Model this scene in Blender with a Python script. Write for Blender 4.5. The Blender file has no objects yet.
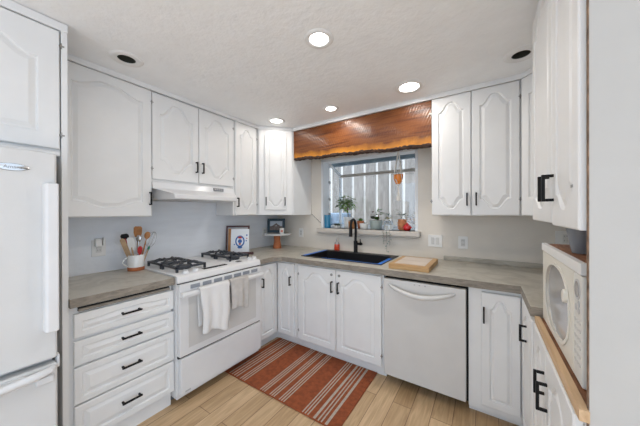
import bpy, bmesh, math, random
from mathutils import Vector, Matrix
from mathutils.geometry import tessellate_polygon
random.seed(7)
S = bpy.context.scene
COL = S.collection
PI = math.pi

# ------------------------------------------------------------------ camera, world, exposure
YAW, FPX = .5806, 252.6
cam_data = bpy.data.cameras.new('camera'); cam = bpy.data.objects.new('camera', cam_data); COL.objects.link(cam)
cam.location = (2.47, -2.609, 1.366)
cam.rotation_mode = 'XYZ'
cam.matrix_world = Matrix.Translation(cam.location) @ Matrix.Rotation(YAW, 4, 'Z') @ Matrix.Rotation(PI/2-.0018, 4, 'X') @ Matrix.Rotation(-.0027, 4, 'Z')
cam_data.sensor_width = 36; cam_data.lens = FPX*36/640; cam_data.clip_start = .02
S.camera = cam
S.view_settings.view_transform = 'Standard'; S.view_settings.look = 'None'
S.view_settings.gamma = 1; S.view_settings.use_curve_mapping = False
S.view_settings.exposure = 0.10
W = bpy.data.worlds.new('sky'); S.world = W; W.use_nodes = True
wn = W.node_tree.nodes; wl = W.node_tree.links
bg = wn['Background']; bg.inputs['Color'].default_value = (.72, .87, 1.06, 1); bg.inputs['Strength'].default_value = 1.95
sun_d = bpy.data.lights.new('sun', 'SUN'); sun = bpy.data.objects.new('sun', sun_d); COL.objects.link(sun)
sun_d.energy = 9; sun_d.angle = .01; sun_d.color = (1, .96, .9)
sun.rotation_euler = Vector((-.35, .45, -.8)).to_track_quat('-Z', 'Y').to_euler()
LAMP_W = 5

# ------------------------------------------------------------------ materials
def mat(name, color, rough=.5, metal=0, bump=0, bscale=60, var=0, vscale=8, spec=.5, emis=None, estr=0, trans=0, alpha=1, coat=0, stretch=None, ior=1.45):
    m = bpy.data.materials.new(name); m.use_nodes = True
    n, l = m.node_tree.nodes, m.node_tree.links; b = n['Principled BSDF']
    c = tuple(color)+(1,)
    b.inputs['Base Color'].default_value = c; b.inputs['Roughness'].default_value = rough
    b.inputs['Metallic'].default_value = metal; b.inputs['Specular IOR Level'].default_value = spec
    b.inputs['Transmission Weight'].default_value = trans; b.inputs['Alpha'].default_value = alpha
    b.inputs['Coat Weight'].default_value = coat; b.inputs['IOR'].default_value = ior
    b.inputs['Coat Roughness'].default_value = .12
    if emis: b.inputs['Emission Color'].default_value = tuple(emis)+(1,); b.inputs['Emission Strength'].default_value = estr
    tc = n.new('ShaderNodeTexCoord'); mp = n.new('ShaderNodeMapping'); l.new(tc.outputs['Object'], mp.inputs['Vector'])
    if stretch: mp.inputs['Scale'].default_value = stretch
    ns = n.new('ShaderNodeTexNoise'); ns.inputs['Scale'].default_value = vscale; ns.inputs['Detail'].default_value = 5
    l.new(mp.outputs[0], ns.inputs['Vector'])
    mx = n.new('ShaderNodeMix'); mx.data_type = 'RGBA'
    v = var if var else .02
    mx.inputs[6].default_value = tuple(min(1, x*(1-v)) for x in color)+(1,)
    mx.inputs[7].default_value = tuple(min(1, x*(1+v)) for x in color)+(1,)
    rp = n.new('ShaderNodeMapRange'); rp.inputs[1].default_value = .3; rp.inputs[2].default_value = .7
    l.new(ns.outputs['Fac'], rp.inputs[0]); l.new(rp.outputs[0], mx.inputs[0]); l.new(mx.outputs[2], b.inputs['Base Color'])
    if bump:
        n2 = n.new('ShaderNodeTexNoise'); n2.inputs['Scale'].default_value = bscale; n2.inputs['Detail'].default_value = 3
        l.new(tc.outputs['Object'], n2.inputs['Vector'])
        bp = n.new('ShaderNodeBump'); bp.inputs['Strength'].default_value = bump; bp.inputs['Distance'].default_value = .01
        l.new(n2.outputs['Fac'], bp.inputs['Height']); l.new(bp.outputs[0], b.inputs['Normal'])
    return m

def ramp_mat(name, stops, kind='wood', scale=(1, 1, 1), nscale=6, rough=.5, dist=3, bump=.1, coat=0, detail=6):
    m = bpy.data.materials.new(name); m.use_nodes = True
    n, l = m.node_tree.nodes, m.node_tree.links; b = n['Principled BSDF']; b.inputs['Roughness'].default_value = rough
    b.inputs['Coat Weight'].default_value = coat; b.inputs['Coat Roughness'].default_value = .1
    tc = n.new('ShaderNodeTexCoord'); mp = n.new('ShaderNodeMapping'); mp.inputs['Scale'].default_value = scale
    l.new(tc.outputs['Object'], mp.inputs[0])
    ns = n.new('ShaderNodeTexNoise'); ns.inputs['Scale'].default_value = nscale; ns.inputs['Detail'].default_value = detail
    ns.inputs['Distortion'].default_value = dist; l.new(mp.outputs[0], ns.inputs[0])
    r = n.new('ShaderNodeValToRGB'); l.new(ns.outputs['Fac'], r.inputs[0])
    while len(r.color_ramp.elements) < len(stops): r.color_ramp.elements.new(.5)
    for e, (p, c) in zip(r.color_ramp.elements, stops): e.position = p; e.color = tuple(c)+(1,)
    l.new(r.outputs[0], b.inputs['Base Color'])
    bp = n.new('ShaderNodeBump'); bp.inputs['Strength'].default_value = bump; bp.inputs['Distance'].default_value = .004
    l.new(ns.outputs['Fac'], bp.inputs['Height']); l.new(bp.outputs[0], b.inputs['Normal'])
    return m

M = {}
M['cab'] = mat('white cabinet paint', (.80, .80, .79), .35, bump=.03, bscale=40)
M['trim'] = mat('white trim paint', (.80, .80, .79), .4)
M['ceil'] = mat('knockdown ceiling', (.90, .915, .925), .85, bump=.5, bscale=30)
M['wall'] = mat('greige wall paint', (.76, .71, .635), .7, bump=.12, bscale=55, var=.02)
M['walll'] = mat('daylight tinted skim coat', (.80, .825, .86), .6, bump=.12, bscale=30, var=.03, vscale=4, stretch=(1, 1, 6))  # streaky skim coat; bluish daylight cast is mixed into its colour
M['wallb'] = mat('painted end panel', (.50, .485, .455), .7, bump=.06, bscale=30, var=.02)
M['sill'] = mat('cream sill paint', (.60, .555, .50), .45)
M['ply'] = mat('raw plywood edge', (.20, .13, .085), .8, var=.5, vscale=40)
M['appl'] = mat('white appliance enamel', (.76, .76, .76), .35, coat=.15)
M['fridge'] = mat('pebbled white fridge skin', (.70, .70, .69), .45, bump=.06, bscale=260)
M['dw'] = mat('dishwasher enamel', (.64, .63, .61), .3, coat=.2)
M['cream'] = mat('aged cream plastic', (.76, .73, .65), .35)
M['cream2'] = mat('cream control panel', (.70, .69, .65), .4)
M['black'] = mat('black matte metal', (.012, .012, .013), .55, spec=.25)
M['dark'] = mat('dark gap', (.02, .02, .02), .8)
M['iron'] = mat('cast iron', (.045, .05, .06), .38, bump=.1)
M['cap'] = mat('burner cap grey', (.06, .065, .075), .35)
M['sink'] = mat('black granite composite', (.012, .012, .014), .45)
M['tape'] = mat('blue tape', (.01, .16, .62), .5)
M['silver'] = mat('silver metal', (.6, .6, .6), .25, metal=1)
M['hinge'] = mat('nickel hinge', (.35, .34, .32), .35, metal=.8)
M['grey'] = mat('grey plastic', (.25, .26, .27), .5)
M['lgrey'] = mat('light grey plastic', (.5, .5, .5), .5)
M['vent'] = mat('grey vent louvre', (.28, .30, .33), .5)
M['plate'] = mat('white outlet plastic', (.82, .81, .78), .4)
M['rocker'] = mat('ivory rocker plastic', (.66, .65, .62), .4)
M['towel'] = mat('white towel cloth', (.80, .79, .78), .95, bump=.4, bscale=200)
M['towel2'] = mat('oatmeal towel cloth', (.56, .53, .50), .95, bump=.4, bscale=200, var=.08, vscale=20)
M['cream_cer'] = mat('white ceramic', (.82, .82, .80), .2, coat=.3)
M['terra'] = mat('terracotta', (.50, .17, .07), .8, var=.15)
M['terraface'] = mat('tan terracotta', (.62, .26, .12), .8, var=.2, vscale=30)
M['blueglass'] = mat('blue mug glaze', (.03, .20, .36), .15, coat=.4)
M['glass'] = mat('clear glass', (.95, .97, .97), .03, trans=1, ior=1.3)
M['greygreen'] = mat('grey green glaze', (.36, .42, .40), .35)
M['red'] = mat('red glaze', (.62, .03, .03), .2, coat=.5)
M['soap'] = mat('orange red soap', (.75, .08, .03), .15, coat=.6)
M['clearp'] = mat('clear plastic', (.8, .8, .78), .15, trans=.6)
M['leaf'] = mat('green leaf', (.13, .28, .05), .5, var=.4)
M['leafl'] = mat('fresh light green leaf', (.33, .50, .17), .5, var=.35)
M['leafb'] = mat('blue green succulent', (.22, .33, .27), .5, var=.3)
M['leafd'] = mat('dark succulent', (.16, .17, .12), .5, var=.4)
M['stem'] = mat('brown stem', (.16, .10, .05), .7)
M['soil'] = mat('potting soil', (.05, .035, .025), .95, bump=.5)
M['cord'] = mat('cream macrame cord', (.85, .82, .76), .9)
M['orange'] = mat('amber orange glaze', (.75, .22, .02), .25, coat=.4)
M['wood_sp'] = mat('honey wood', (.42, .19, .07), .5, var=.25, vscale=20)
M['wood_sp2'] = mat('pale wood', (.48, .33, .2), .6, var=.2, vscale=20)
M['redplastic'] = mat('red silicone', (.5, .03, .03), .4)
M['greenplastic'] = mat('green plastic', (.02, .22, .12), .4)
M['plum'] = mat('plum brown wood', (.10, .045, .045), .5, var=.3)
M['teal'] = mat('dark teal frame', (.006, .03, .048), .35)
M['page'] = mat('white page', (.80, .84, .88), .6)
M['bluei'] = mat('blue ink', (.05, .15, .42), .6)
M['redi'] = mat('red ink', (.5, .06, .05), .6)
M['sky_p'] = mat('printed sky', (.45, .5, .55), .5, var=.1)
M['land_p'] = mat('printed shore', (.16, .12, .10), .5, var=.5, vscale=60)
M['pink'] = mat('pink print', (.65, .25, .2), .5)
M['vinyl'] = mat('white window vinyl', (.80, .82, .84), .35)
M['dvinyl'] = mat('window bar', (.42, .38, .33), .5)
M['lens'] = mat('lit lamp lens', (1, 1, 1), .5, emis=(1, .97, .92), estr=9)
M['cup'] = mat('dark lamp cup', (.05, .055, .045), .4)
M['trans'] = mat('translucent grey plastic', (.33, .35, .38), .25, trans=.35)
M['btn'] = mat('pale button print', (.58, .57, .54), .5)
M['mwglass'] = mat('grey microwave window', (.40, .40, .41), .12, coat=.5)
M['eave'] = mat('blue grey eave', (.30, .37, .42), .8, var=.4, vscale=6)
M['ground'] = mat('dirt ground', (.25, .22, .18), .9)
M['bluetint'] = mat('bluish reflection tint', (.13, .18, .25), .7, var=.3)

# floor: oak planks running along +y
def floor_mat():
    m = bpy.data.materials.new('oak plank floor'); m.use_nodes = True
    n, l = m.node_tree.nodes, m.node_tree.links; b = n['Principled BSDF']; b.inputs['Roughness'].default_value = .42
    tc = n.new('ShaderNodeTexCoord'); mp = n.new('ShaderNodeMapping'); mp.inputs['Rotation'].default_value = (0, 0, PI/2)
    mp.inputs['Location'].default_value = (.45, -.019, 0)
    l.new(tc.outputs['Object'], mp.inputs[0])
    br = n.new('ShaderNodeTexBrick'); br.offset = .37; br.inputs['Scale'].default_value = 1
    br.inputs['Brick Width'].default_value = 1.25; br.inputs['Row Height'].default_value = .126; br.inputs['Mortar Size'].default_value = .0022
    br.inputs['Color1'].default_value = (.46, .305, .165, 1); br.inputs['Color2'].default_value = (.64, .46, .28, 1)
    br.inputs['Mortar'].default_value = (.22, .13, .07, 1); br.inputs['Bias'].default_value = 0
    l.new(mp.outputs[0], br.inputs[0])
    mp2 = n.new('ShaderNodeMapping'); mp2.inputs['Scale'].default_value = (14, 1.2, 1); l.new(tc.outputs['Object'], mp2.inputs[0])
    ns = n.new('ShaderNodeTexNoise'); ns.inputs['Scale'].default_value = 2.5; ns.inputs['Detail'].default_value = 8; ns.inputs['Distortion'].default_value = 1.5
    l.new(mp2.outputs[0], ns.inputs[0])
    r = n.new('ShaderNodeValToRGB'); r.color_ramp.elements[0].position = .3; r.color_ramp.elements[0].color = (.80, .75, .69, 1)
    r.color_ramp.elements[1].position = .65; r.color_ramp.elements[1].color = (1.1, 1.1, 1.08, 1); l.new(ns.outputs[0], r.inputs[0])
    mx = n.new('ShaderNodeMix'); mx.data_type = 'RGBA'; mx.blend_type = 'MULTIPLY'; mx.inputs[0].default_value = 1
    l.new(br.outputs['Color'], mx.inputs[6]); l.new(r.outputs[0], mx.inputs[7]); l.new(mx.outputs[2], b.inputs['Base Color'])
    return m
M['floor'] = floor_mat()
M['counter'] = ramp_mat('concrete countertop', [(.25, (.36, .335, .285)), (.45, (.47, .44, .375)), (.6, (.54, .51, .445)), (.8, (.43, .395, .33))], scale=(1, 1.0, 3), nscale=5, rough=.33, dist=2.2, bump=.05)
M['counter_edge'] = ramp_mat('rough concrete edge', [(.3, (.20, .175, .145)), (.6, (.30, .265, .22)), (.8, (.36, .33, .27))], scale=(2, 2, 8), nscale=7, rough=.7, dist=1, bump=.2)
M['wood_light'] = ramp_mat('pine board', [(.3, (.50, .32, .17)), (.6, (.64, .44, .26)), (.8, (.55, .35, .19))], scale=(14, 1, 14), nscale=2.5, rough=.6, dist=1)
M['board'] = ramp_mat('maple butcher block', [(.3, (.46, .26, .10)), (.6, (.58, .36, .16)), (.8, (.38, .20, .08))], scale=(1, 10, 8), nscale=4, rough=.5, dist=.6)
M['board_top'] = ramp_mat('worn pale board face', [(.3, (.60, .48, .38)), (.6, (.72, .63, .55)), (.8, (.62, .50, .40))], scale=(1, 8, 8), nscale=4, rough=.55, dist=.6)
M['brownply'] = ramp_mat('stained brown plywood', [(.3, (.13, .05, .02)), (.55, (.26, .11, .05)), (.8, (.42, .22, .13))], scale=(9, 2, 3), nscale=3, rough=.6, dist=2)
M['bark'] = ramp_mat('dark bark', [(.3, (.02, .012, .01)), (.6, (.09, .05, .035)), (.8, (.22, .13, .09))], scale=(3, 3, 10), nscale=8, rough=.95, dist=1, bump=1)
M['fence'] = ramp_mat('weathered grey boards', [(.3, (.13, .12, .11)), (.55, (.22, .205, .195)), (.8, (.29, .27, .255))], scale=(6, 6, .6), nscale=4, rough=.85, dist=1.5, bump=.2)
M['fencew'] = mat('sun stripe batten', (.46, .45, .44), .7, var=.25, vscale=3, stretch=(8, 8, .5))  # bright sun stripes on the fence put into the batten colour

def beam_mat():
    m = bpy.data.materials.new('oiled live edge slab'); m.use_nodes = True
    n, l = m.node_tree.nodes, m.node_tree.links; b = n['Principled BSDF']; b.inputs['Roughness'].default_value = .34
    b.inputs['Coat Weight'].default_value = .22; b.inputs['Coat Roughness'].default_value = .16; b.inputs['Specular IOR Level'].default_value = .3
    tc = n.new('ShaderNodeTexCoord'); mp = n.new('ShaderNodeMapping'); mp.inputs['Scale'].default_value = (.8, 1, 11); l.new(tc.outputs['Object'], mp.inputs[0])
    ns = n.new('ShaderNodeTexNoise'); ns.inputs['Scale'].default_value = 3; ns.inputs['Detail'].default_value = 8; ns.inputs['Distortion'].default_value = .5; l.new(mp.outputs[0], ns.inputs[0])
    r = n.new('ShaderNodeValToRGB'); l.new(ns.outputs[0], r.inputs[0])
    st = [(.28, (.055, .014, .004)), (.42, (.12, .034, .009)), (.55, (.19, .062, .015)), (.72, (.10, .026, .007))]
    while len(r.color_ramp.elements) < 4: r.color_ramp.elements.new(.5)
    for e, (p, c) in zip(r.color_ramp.elements, st): e.position = p; e.color = c+(1,)
    at = n.new('ShaderNodeAttribute'); at.attribute_name = 'edge'
    ad = n.new('ShaderNodeMath'); ad.operation = 'ADD'; l.new(at.outputs['Fac'], ad.inputs[0])
    n3 = n.new('ShaderNodeTexNoise'); n3.inputs['Scale'].default_value = 9; l.new(tc.outputs['Object'], n3.inputs[0])
    mu = n.new('ShaderNodeMath'); mu.operation = 'MULTIPLY'; mu.inputs[1].default_value = .22; l.new(n3.outputs[0], mu.inputs[0]); l.new(mu.outputs[0], ad.inputs[1])
    r2 = n.new('ShaderNodeValToRGB'); l.new(ad.outputs[0], r2.inputs[0])
    r2.color_ramp.elements[0].position = .15; r2.color_ramp.elements[0].color = (1, 1, 1, 1)
    r2.color_ramp.elements[1].position = .34; r2.color_ramp.elements[1].color = (0, 0, 0, 1)
    mx = n.new('ShaderNodeMix'); mx.data_type = 'RGBA'; l.new(r2.outputs[0], mx.inputs[0]); l.new(r.outputs[0], mx.inputs[6])
    mx.inputs[7].default_value = (.68, .27, .03, 1)
    # saw marks: fine slanted stripes
    mp2 = n.new('ShaderNodeMapping'); mp2.inputs['Rotation'].default_value = (0, -.45, 0); l.new(tc.outputs['Object'], mp2.inputs[0])
    wv = n.new('ShaderNodeTexWave'); wv.inputs['Scale'].default_value = 14; wv.inputs['Distortion'].default_value = 1.5; wv.inputs['Detail'].default_value = 2; l.new(mp2.outputs[0], wv.inputs[0])
    bp = n.new('ShaderNodeBump'); bp.inputs['Strength'].default_value = .35; bp.inputs['Distance'].default_value = .004
    l.new(wv.outputs['Fac'], bp.inputs['Height']); l.new(bp.outputs[0], b.inputs['Normal']); l.new(bp.outputs[0], b.inputs['Coat Normal'])
    l.new(mx.outputs[2], b.inputs['Base Color'])
    return m
M['beam'] = beam_mat()

def pane_mat():
    m = bpy.data.materials.new('window pane'); m.use_nodes = True
    n, l = m.node_tree.nodes, m.node_tree.links; out = n['Material Output']; n.remove(n['Principled BSDF'])
    t = n.new('ShaderNodeBsdfTransparent'); t.inputs[0].default_value = (.93, .96, .98, 1)
    g = n.new('ShaderNodeBsdfGlossy'); g.inputs['Roughness'].default_value = .03
    x = n.new('ShaderNodeMixShader'); x.inputs[0].default_value = .07
    l.new(t.outputs[0], x.inputs[1]); l.new(g.outputs[0], x.inputs[2]); l.new(x.outputs[0], out.inputs[0])
    return m
M['pane'] = pane_mat()

# ------------------------------------------------------------------ mesh helpers
def thing(name, label, cat, loc=(0, 0, 0), group=None, rotz=0):
    o = bpy.data.objects.new(name, None); COL.objects.link(o); o.location = loc; o.rotation_euler = (0, 0, rotz)
    o['label'] = label; o['category'] = cat
    if group: o['group'] = group
    o.empty_display_size = .05
    return o
def tag(o, label, cat, group=None):
    o['label'] = label; o['category'] = cat
    if group: o['group'] = group
    return o

class MB:
    """collects shapes into one bmesh"""
    def __init__(s): s.bm = bmesh.new()
    def _new(s, tmp, mtx=None):
        if mtx is not None: bmesh.ops.transform(tmp, matrix=mtx, verts=tmp.verts)
        me = bpy.data.meshes.new('t'); tmp.to_mesh(me); tmp.free(); s.bm.from_mesh(me); bpy.data.meshes.remove(me)
        return s
    def box(s, a, b, F=None):
        t = bmesh.new(); bmesh.ops.create_cube(t, size=1)
        a = Vector(a); b = Vector(b)
        for v in t.verts: v.co = Vector(((a[i]+b[i])/2 + v.co[i]*(b[i]-a[i]) for i in range(3)))
        bmesh.ops.recalc_face_normals(t, faces=t.faces)
        return s._new(t, F)
    def lathe(s, prof, at=(0, 0, 0), seg=24, F=None, sx=1, sy=1):
        t = bmesh.new(); rings = []
        for r, z in prof:
            if r < 1e-6: rings.append([t.verts.new((0, 0, z))])
            else: rings.append([t.verts.new((r*math.cos(2*PI*i/seg)*sx, r*math.sin(2*PI*i/seg)*sy, z)) for i in range(seg)])
        for a, b in zip(rings, rings[1:]):
            for i in range(seg):
                j = (i+1) % seg
                if len(a) == 1 and len(b) == 1: continue
                if len(a) == 1: t.faces.new((a[0], b[j], b[i]))
                elif len(b) == 1: t.faces.new((a[i], a[j], b[0]))
                else: t.faces.new((a[i], a[j], b[j], b[i]))
        bmesh.ops.translate(t, verts=t.verts, vec=Vector(at))
        bmesh.ops.recalc_face_normals(t, faces=t.faces)
        return s._new(t, F)
    def tube(s, pts, r, seg=8, F=None, closed=False):
        pts = [Vector(p) for p in pts]; n = len(pts)
        rr = r if isinstance(r, (list, tuple)) else [r]*n
        t = bmesh.new(); rings = []; up = None
        for i, p in enumerate(pts):
            if closed: d = (pts[(i+1) % n]-pts[i-1]).normalized()
            else: d = (pts[min(i+1, n-1)]-pts[max(i-1, 0)]).normalized()
            if up is None:
                up = Vector((0, 0, 1)) if abs(d.z) < .9 else Vector((1, 0, 0))
            x = d.cross(up)
            if x.length < 1e-5: x = d.cross(Vector((0, 1, 0)))
            x.normalize(); y = x.cross(d).normalized(); up = y
            rings.append([t.verts.new(p+x*math.cos(2*PI*k/seg)*rr[i]+y*math.sin(2*PI*k/seg)*rr[i]) for k in range(seg)])
        m = n if closed else n-1
        for i in range(m):
            a, b = rings[i], rings[(i+1) % n]
            for k in range(seg): t.faces.new((a[k], a[(k+1) % seg], b[(k+1) % seg], b[k]))
        if not closed: t.faces.new(rings[0][::-1]); t.faces.new(rings[-1])
        bmesh.ops.recalc_face_normals(t, faces=t.faces)
        return s._new(t, F)
    def prism(s, outer, z0, z1, holes=(), F=None):
        t = bmesh.new(); loops = [list(outer)]+[list(h) for h in holes]
        pl = [[Vector((p[0], p[1], 0)) for p in lp] for lp in loops]
        tris = tessellate_polygon(pl)
        flat = [p for lp in pl for p in lp]
        lo = [t.verts.new((p.x, p.y, z0)) for p in flat]; hi = [t.verts.new((p.x, p.y, z1)) for p in flat]
        for a, b, c in tris:
            try: t.faces.new((lo[a], lo[b], lo[c])); t.faces.new((hi[a], hi[b], hi[c]))
            except ValueError: pass
        k = 0
        for lp in pl:
            n = len(lp)
            for i in range(n):
                a, b = k+i, k+(i+1) % n
                t.faces.new((lo[a], lo[b], hi[b], hi[a]))
            k += n
        bmesh.ops.recalc_face_normals(t, faces=t.faces)
        bmesh.ops.dissolve_limit(t, angle_limit=.001, verts=t.verts, edges=t.edges)
        return s._new(t, F)
    def sphere(s, c, r, F=None, seg=16, scale=(1, 1, 1)):
        t = bmesh.new(); bmesh.ops.create_uvsphere(t, u_segments=seg, v_segments=max(6, seg//2), radius=r)
        for v in t.verts: v.co = Vector((v.co.x*scale[0]+c[0], v.co.y*scale[1]+c[1], v.co.z*scale[2]+c[2]))
        return s._new(t, F)
    def grid(s, fn, nu, nv, F=None):
        t = bmesh.new(); g = [[t.verts.new(fn(i/nu, j/nv)) for j in range(nv+1)] for i in range(nu+1)]
        for i in range(nu):
            for j in range(nv): t.faces.new((g[i][j], g[i+1][j], g[i+1][j+1], g[i][j+1]))
        return s._new(t, F)
    def taper(s):     # draws the front edge of the hood in at both ends
        for v in s.bm.verts:
            k = max(0, (v.co.x-.33)/.14)
            v.co.y += k*(.090 if v.co.y < -1.3 else -.092)
        return s
    def leaf(s, p, d, ln, w, droop=.3):
        p = Vector(p); d = Vector(d).normalized(); side = d.cross(Vector((0, 0, 1)))
        if side.length < .05: side = Vector((1, 0, 0))
        side.normalize(); up = side.cross(d)
        t = bmesh.new(); L = []
        for f, ww in ((0, .1), (.35, 1), (.7, .8), (1, .05)):
            c = p+d*ln*f - Vector((0, 0, droop*ln*f*f))
            L.append([t.verts.new(c+side*w*ww*k+up*(w*.25*abs(k))) for k in (-.5, 0, .5)])
        for a, b in zip(L, L[1:]):
            for k in range(2): t.faces.new((a[k], a[k+1], b[k+1], b[k]))
        r = bmesh.ops.solidify(t, geom=t.faces[:], thickness=.0012)
        return s._new(t)
    def build(s, name, material, parent=None, bevel=0, smooth=None, label=None, root=None):
        bm = s.bm
        off = Vector((0, 0, 0))
        if root is not None: off = Vector(root.location)
        elif parent is not None: off = Vector(parent.get('_o', parent.location))
        bmesh.ops.translate(bm, verts=bm.verts, vec=-off)
        me = bpy.data.meshes.new(name); bm.to_mesh(me); bm.free()
        ms = material if isinstance(material, (list, tuple)) else [material]
        for x in ms: me.materials.append(x)
        o = bpy.data.objects.new(name, me); COL.objects.link(o)
        if parent is not None: o.parent = parent
        if root is None and parent is not None and parent.type == 'MESH': pass
        if smooth:
            for p in me.polygons: p.use_smooth = True
            me.set_sharp_from_angle(angle=math.radians(smooth))
        if bevel:
            b = o.modifiers.new('bevel', 'BEVEL'); b.width = bevel; b.segments = 2; b.limit_method = 'ANGLE'; b.angle_limit = .6
            if smooth is None:
                for p in me.polygons: p.use_smooth = True
                b.harden_normals = True
        if label: o['label'] = label
        return o
def sub(mb, name, material, part, root, **k):      # a sub-part: child of a part that sits at the root's origin
    return mb.build(name, material, part, root=root, **k)
def struct(mb, name, material, parent=None, **k):
    o = mb.build(name, material, parent, **k); o['kind'] = 'structure'; return o
def frame(o, e):
    """local axes: a along the face, b outward, c up"""
    e = Vector(e).normalized(); n = e.cross(Vector((0, 0, 1)))
    m = Matrix.Identity(4)
    for i in range(3): m[i][0] = e[i]; m[i][1] = n[i]; m[i][2] = (0, 0, 1)[i]; m[i][3] = o[i]
    return m

# ---- cabinet fronts
def outline(x0, x1, z0, z1, top, bot, n=14):
    """panel outline, counter-clockwise; top / bot = arch heights"""
    def s(t):
        t = min(t, 1-t)*2
        t = max(0, min(1, (t-.09)/.76)); return t*t*(3-2*t)
    P = []
    for i in range(n+1): t = i/n; P.append((x0+(x1-x0)*t, z0+bot*(1-s(t))))
    for i in range(n+1): t = 1-i/n; P.append((x0+(x1-x0)*t, z1-top*(1-s(t))))
    return P
def door_mesh(mb, w, h, F, t=.02, m=.055, top=0, bot=0, drawer=False):
    """slab with a moulded raised panel; lies in local b = 0 .. t"""
    tmp = bmesh.new()
    x0, x1, z0, z1 = m, w-m, m, h-m
    NN = 22; P = outline(x0, x1, z0, z1, top, bot, NN)
    cx, cz = w/2, h/2
    O = lambda d, k=1: outline(x0+d, x1-d, z0+d, z1-d, top*k, bot*k, NN)
    def outer(p, inset):
        # bottom / top points go straight down / up to the slab edge
        i = P.index(p); n = len(P)//2
        u = (p[0]-x0)/(x1-x0)
        X = inset+(w-2*inset)*u
        return (X, inset) if i < n else (X, h-inset)
    e = .004
    rings = [([outer(p, 0) for p in P], 0), ([outer(p, 0) for p in P], t-e), ([outer(p, e) for p in P], t),
             (P, t), (O(.005), t-.009), (O(.010), t-.0095), (O(min(.032, w*.11), .97), t-.0005)]
    V = [[tmp.verts.new((x, b, z)) for x, z in r] for r, b in rings]
    N = len(P)
    for a, b in zip(V, V[1:]):
        for i in range(N):
            j = (i+1) % N
            tmp.faces.new((a[i], a[j], b[j], b[i]))
    for k in (0, -1):
        r = V[k]; h2 = N//2
        for i in range(h2-1):
            tmp.faces.new((r[i], r[i+1], r[N-2-i], r[N-1-i]))
    bmesh.ops.remove_doubles(tmp, verts=tmp.verts, dist=1e-5)
    bmesh.ops.recalc_face_normals(tmp, faces=tmp.faces)
    mb._new(tmp, F)
def pull(F, a, c0, c1, b0=.02, horiz=False, so=.033, t=.010):
    """square bar pull; a / c in the face frame"""
    m = MB()
    if horiz:   # c0..c1 is the a-range, a is the height
        m.box((c0, b0+so-t, a-t/2), (c1, b0+so, a+t/2), F)
        for x in (c0+.004, c1-.004-t): m.box((x, b0, a-t/2), (x+t, b0+so-t, a+t/2), F)
    else:
        m.box((a-t/2, b0+so-t, c0), (a+t/2, b0+so, c1), F)
        for z in (c0, c1-t): m.box((a-t/2, b0, z), (a+t/2, b0+so-t, z+t), F)
    return m
def add_door(root, F, w, h, top=.05, bot=.0, m=.05, handle=None, hinges=None, name='door', hmat=None, t=.02):
    mb = MB(); door_mesh(mb, w, h, F, top=top, bot=bot, m=m, t=t)
    d = mb.build(name, M['cab'], root)
    if handle:
        for hd in (handle if isinstance(handle[0], tuple) else (handle,)):
            sub(pull(F, *hd, b0=t), 'handle', M['black'], d, root, bevel=.0015)
    if hinges is not None:
        for z in (h*.12, h*.88):
            hb = MB().tube([Vector((hinges, t-.004, z-.015)), Vector((hinges, t-.004, z+.015))], .004, 6, F)
            hb.box((hinges-.010, t-.003, z-.004), (hinges+.010, t+.001, z+.004), F)
            sub(hb, 'hinge', M['hinge'], d, root)
    return d
def box_body(root, a, b, name='cabinet_body', material=None, bevel=.0015):
    return MB().box(a, b).build(name, material or M['cab'], root, bevel=bevel)

# ================================================================== ROOM SHELL
H = 2.35; WY = .06; RX = 3.28
LIGHTS = [((1.681, -1.412), .058, 1), ((1.968, -.564), .078, 1), ((.598, -.60), .064, 1), ((1.247, -.551), .052, 1), ((.555, -1.935), .052, 0), ((2.655, -.600), .052, 0)]
def circ(x, y, r, n=24): return [(x+r*math.cos(2*PI*i/n), y+r*math.sin(2*PI*i/n)) for i in range(n)]
struct(MB().box((-.15, -5.2, -.06), (4.7, .21, 0)), 'floor', M['floor'])
struct(MB().prism([(-.15, -5.2), (4.7, -5.2), (4.7, .21), (-.15, .21)], H, H+.06, [circ(x, y, r) for (x, y), r, _ in LIGHTS]), 'ceiling', M['ceil'])
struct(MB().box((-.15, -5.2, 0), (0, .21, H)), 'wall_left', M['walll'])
FX = Matrix(((1, 0, 0, 0), (0, 0, 1, 0), (0, 1, 0, 0), (0, 0, 0, 1)))      # (x, z, depth) -> (x, depth, z)
OX0, OX1, OZ0, OZ1 = .74, 1.90, 1.172, 2.025
struct(MB().prism([(0, 0), (RX+.12, 0), (RX+.12, H), (0, H)], WY, WY+.15, [[(OX0, OZ0), (OX1, OZ0), (OX1, OZ1), (OX0, OZ1)]], F=FX), 'wall_back', M['wall'])
struct(MB().box((RX, -1.708, 0), (RX+.12, WY, H)), 'wall_right', M['wall'])
# painted plywood end panel beside the camera
p = MB().box((2.6845, -1.720, 0), (4.6, -1.708, H)); pw = struct(p, 'wall_front', M['wallb'])
struct(MB().box((2.6825, -1.7202, 0), (2.6845, -1.708, H)), 'trim_1', M['ply'])
# the room is open to daylight behind the camera and on its right side, beyond the end panel

# crown strip under the ceiling following the cabinets
def strip(path, z0, z1, wid, name):
    m = MB(); pts = [Vector((x, y)) for x, y in path]; L = []
    for i, p in enumerate(pts):
        a = (pts[i]-pts[i-1]).normalized() if i else (pts[1]-pts[0]).normalized()
        b = (pts[i+1]-pts[i]).normalized() if i < len(pts)-1 else a
        n1 = Vector((a.y, -a.x)); n2 = Vector((b.y, -b.x)); k = n1+n2; k /= k.dot(n1)
        L.append(p+k*wid)
    m.prism([tuple(p) for p in pts]+[tuple(p) for p in reversed(L)], z0, z1)
    return struct(m, name, M['trim'], bevel=.002)
strip([(.31, -2.20), (.31, -.600), (.600, -.31), (2.690, -.31), (2.965, -.600), (2.965, -.94)], 2.313, H, .014, 'trim_2')

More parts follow.
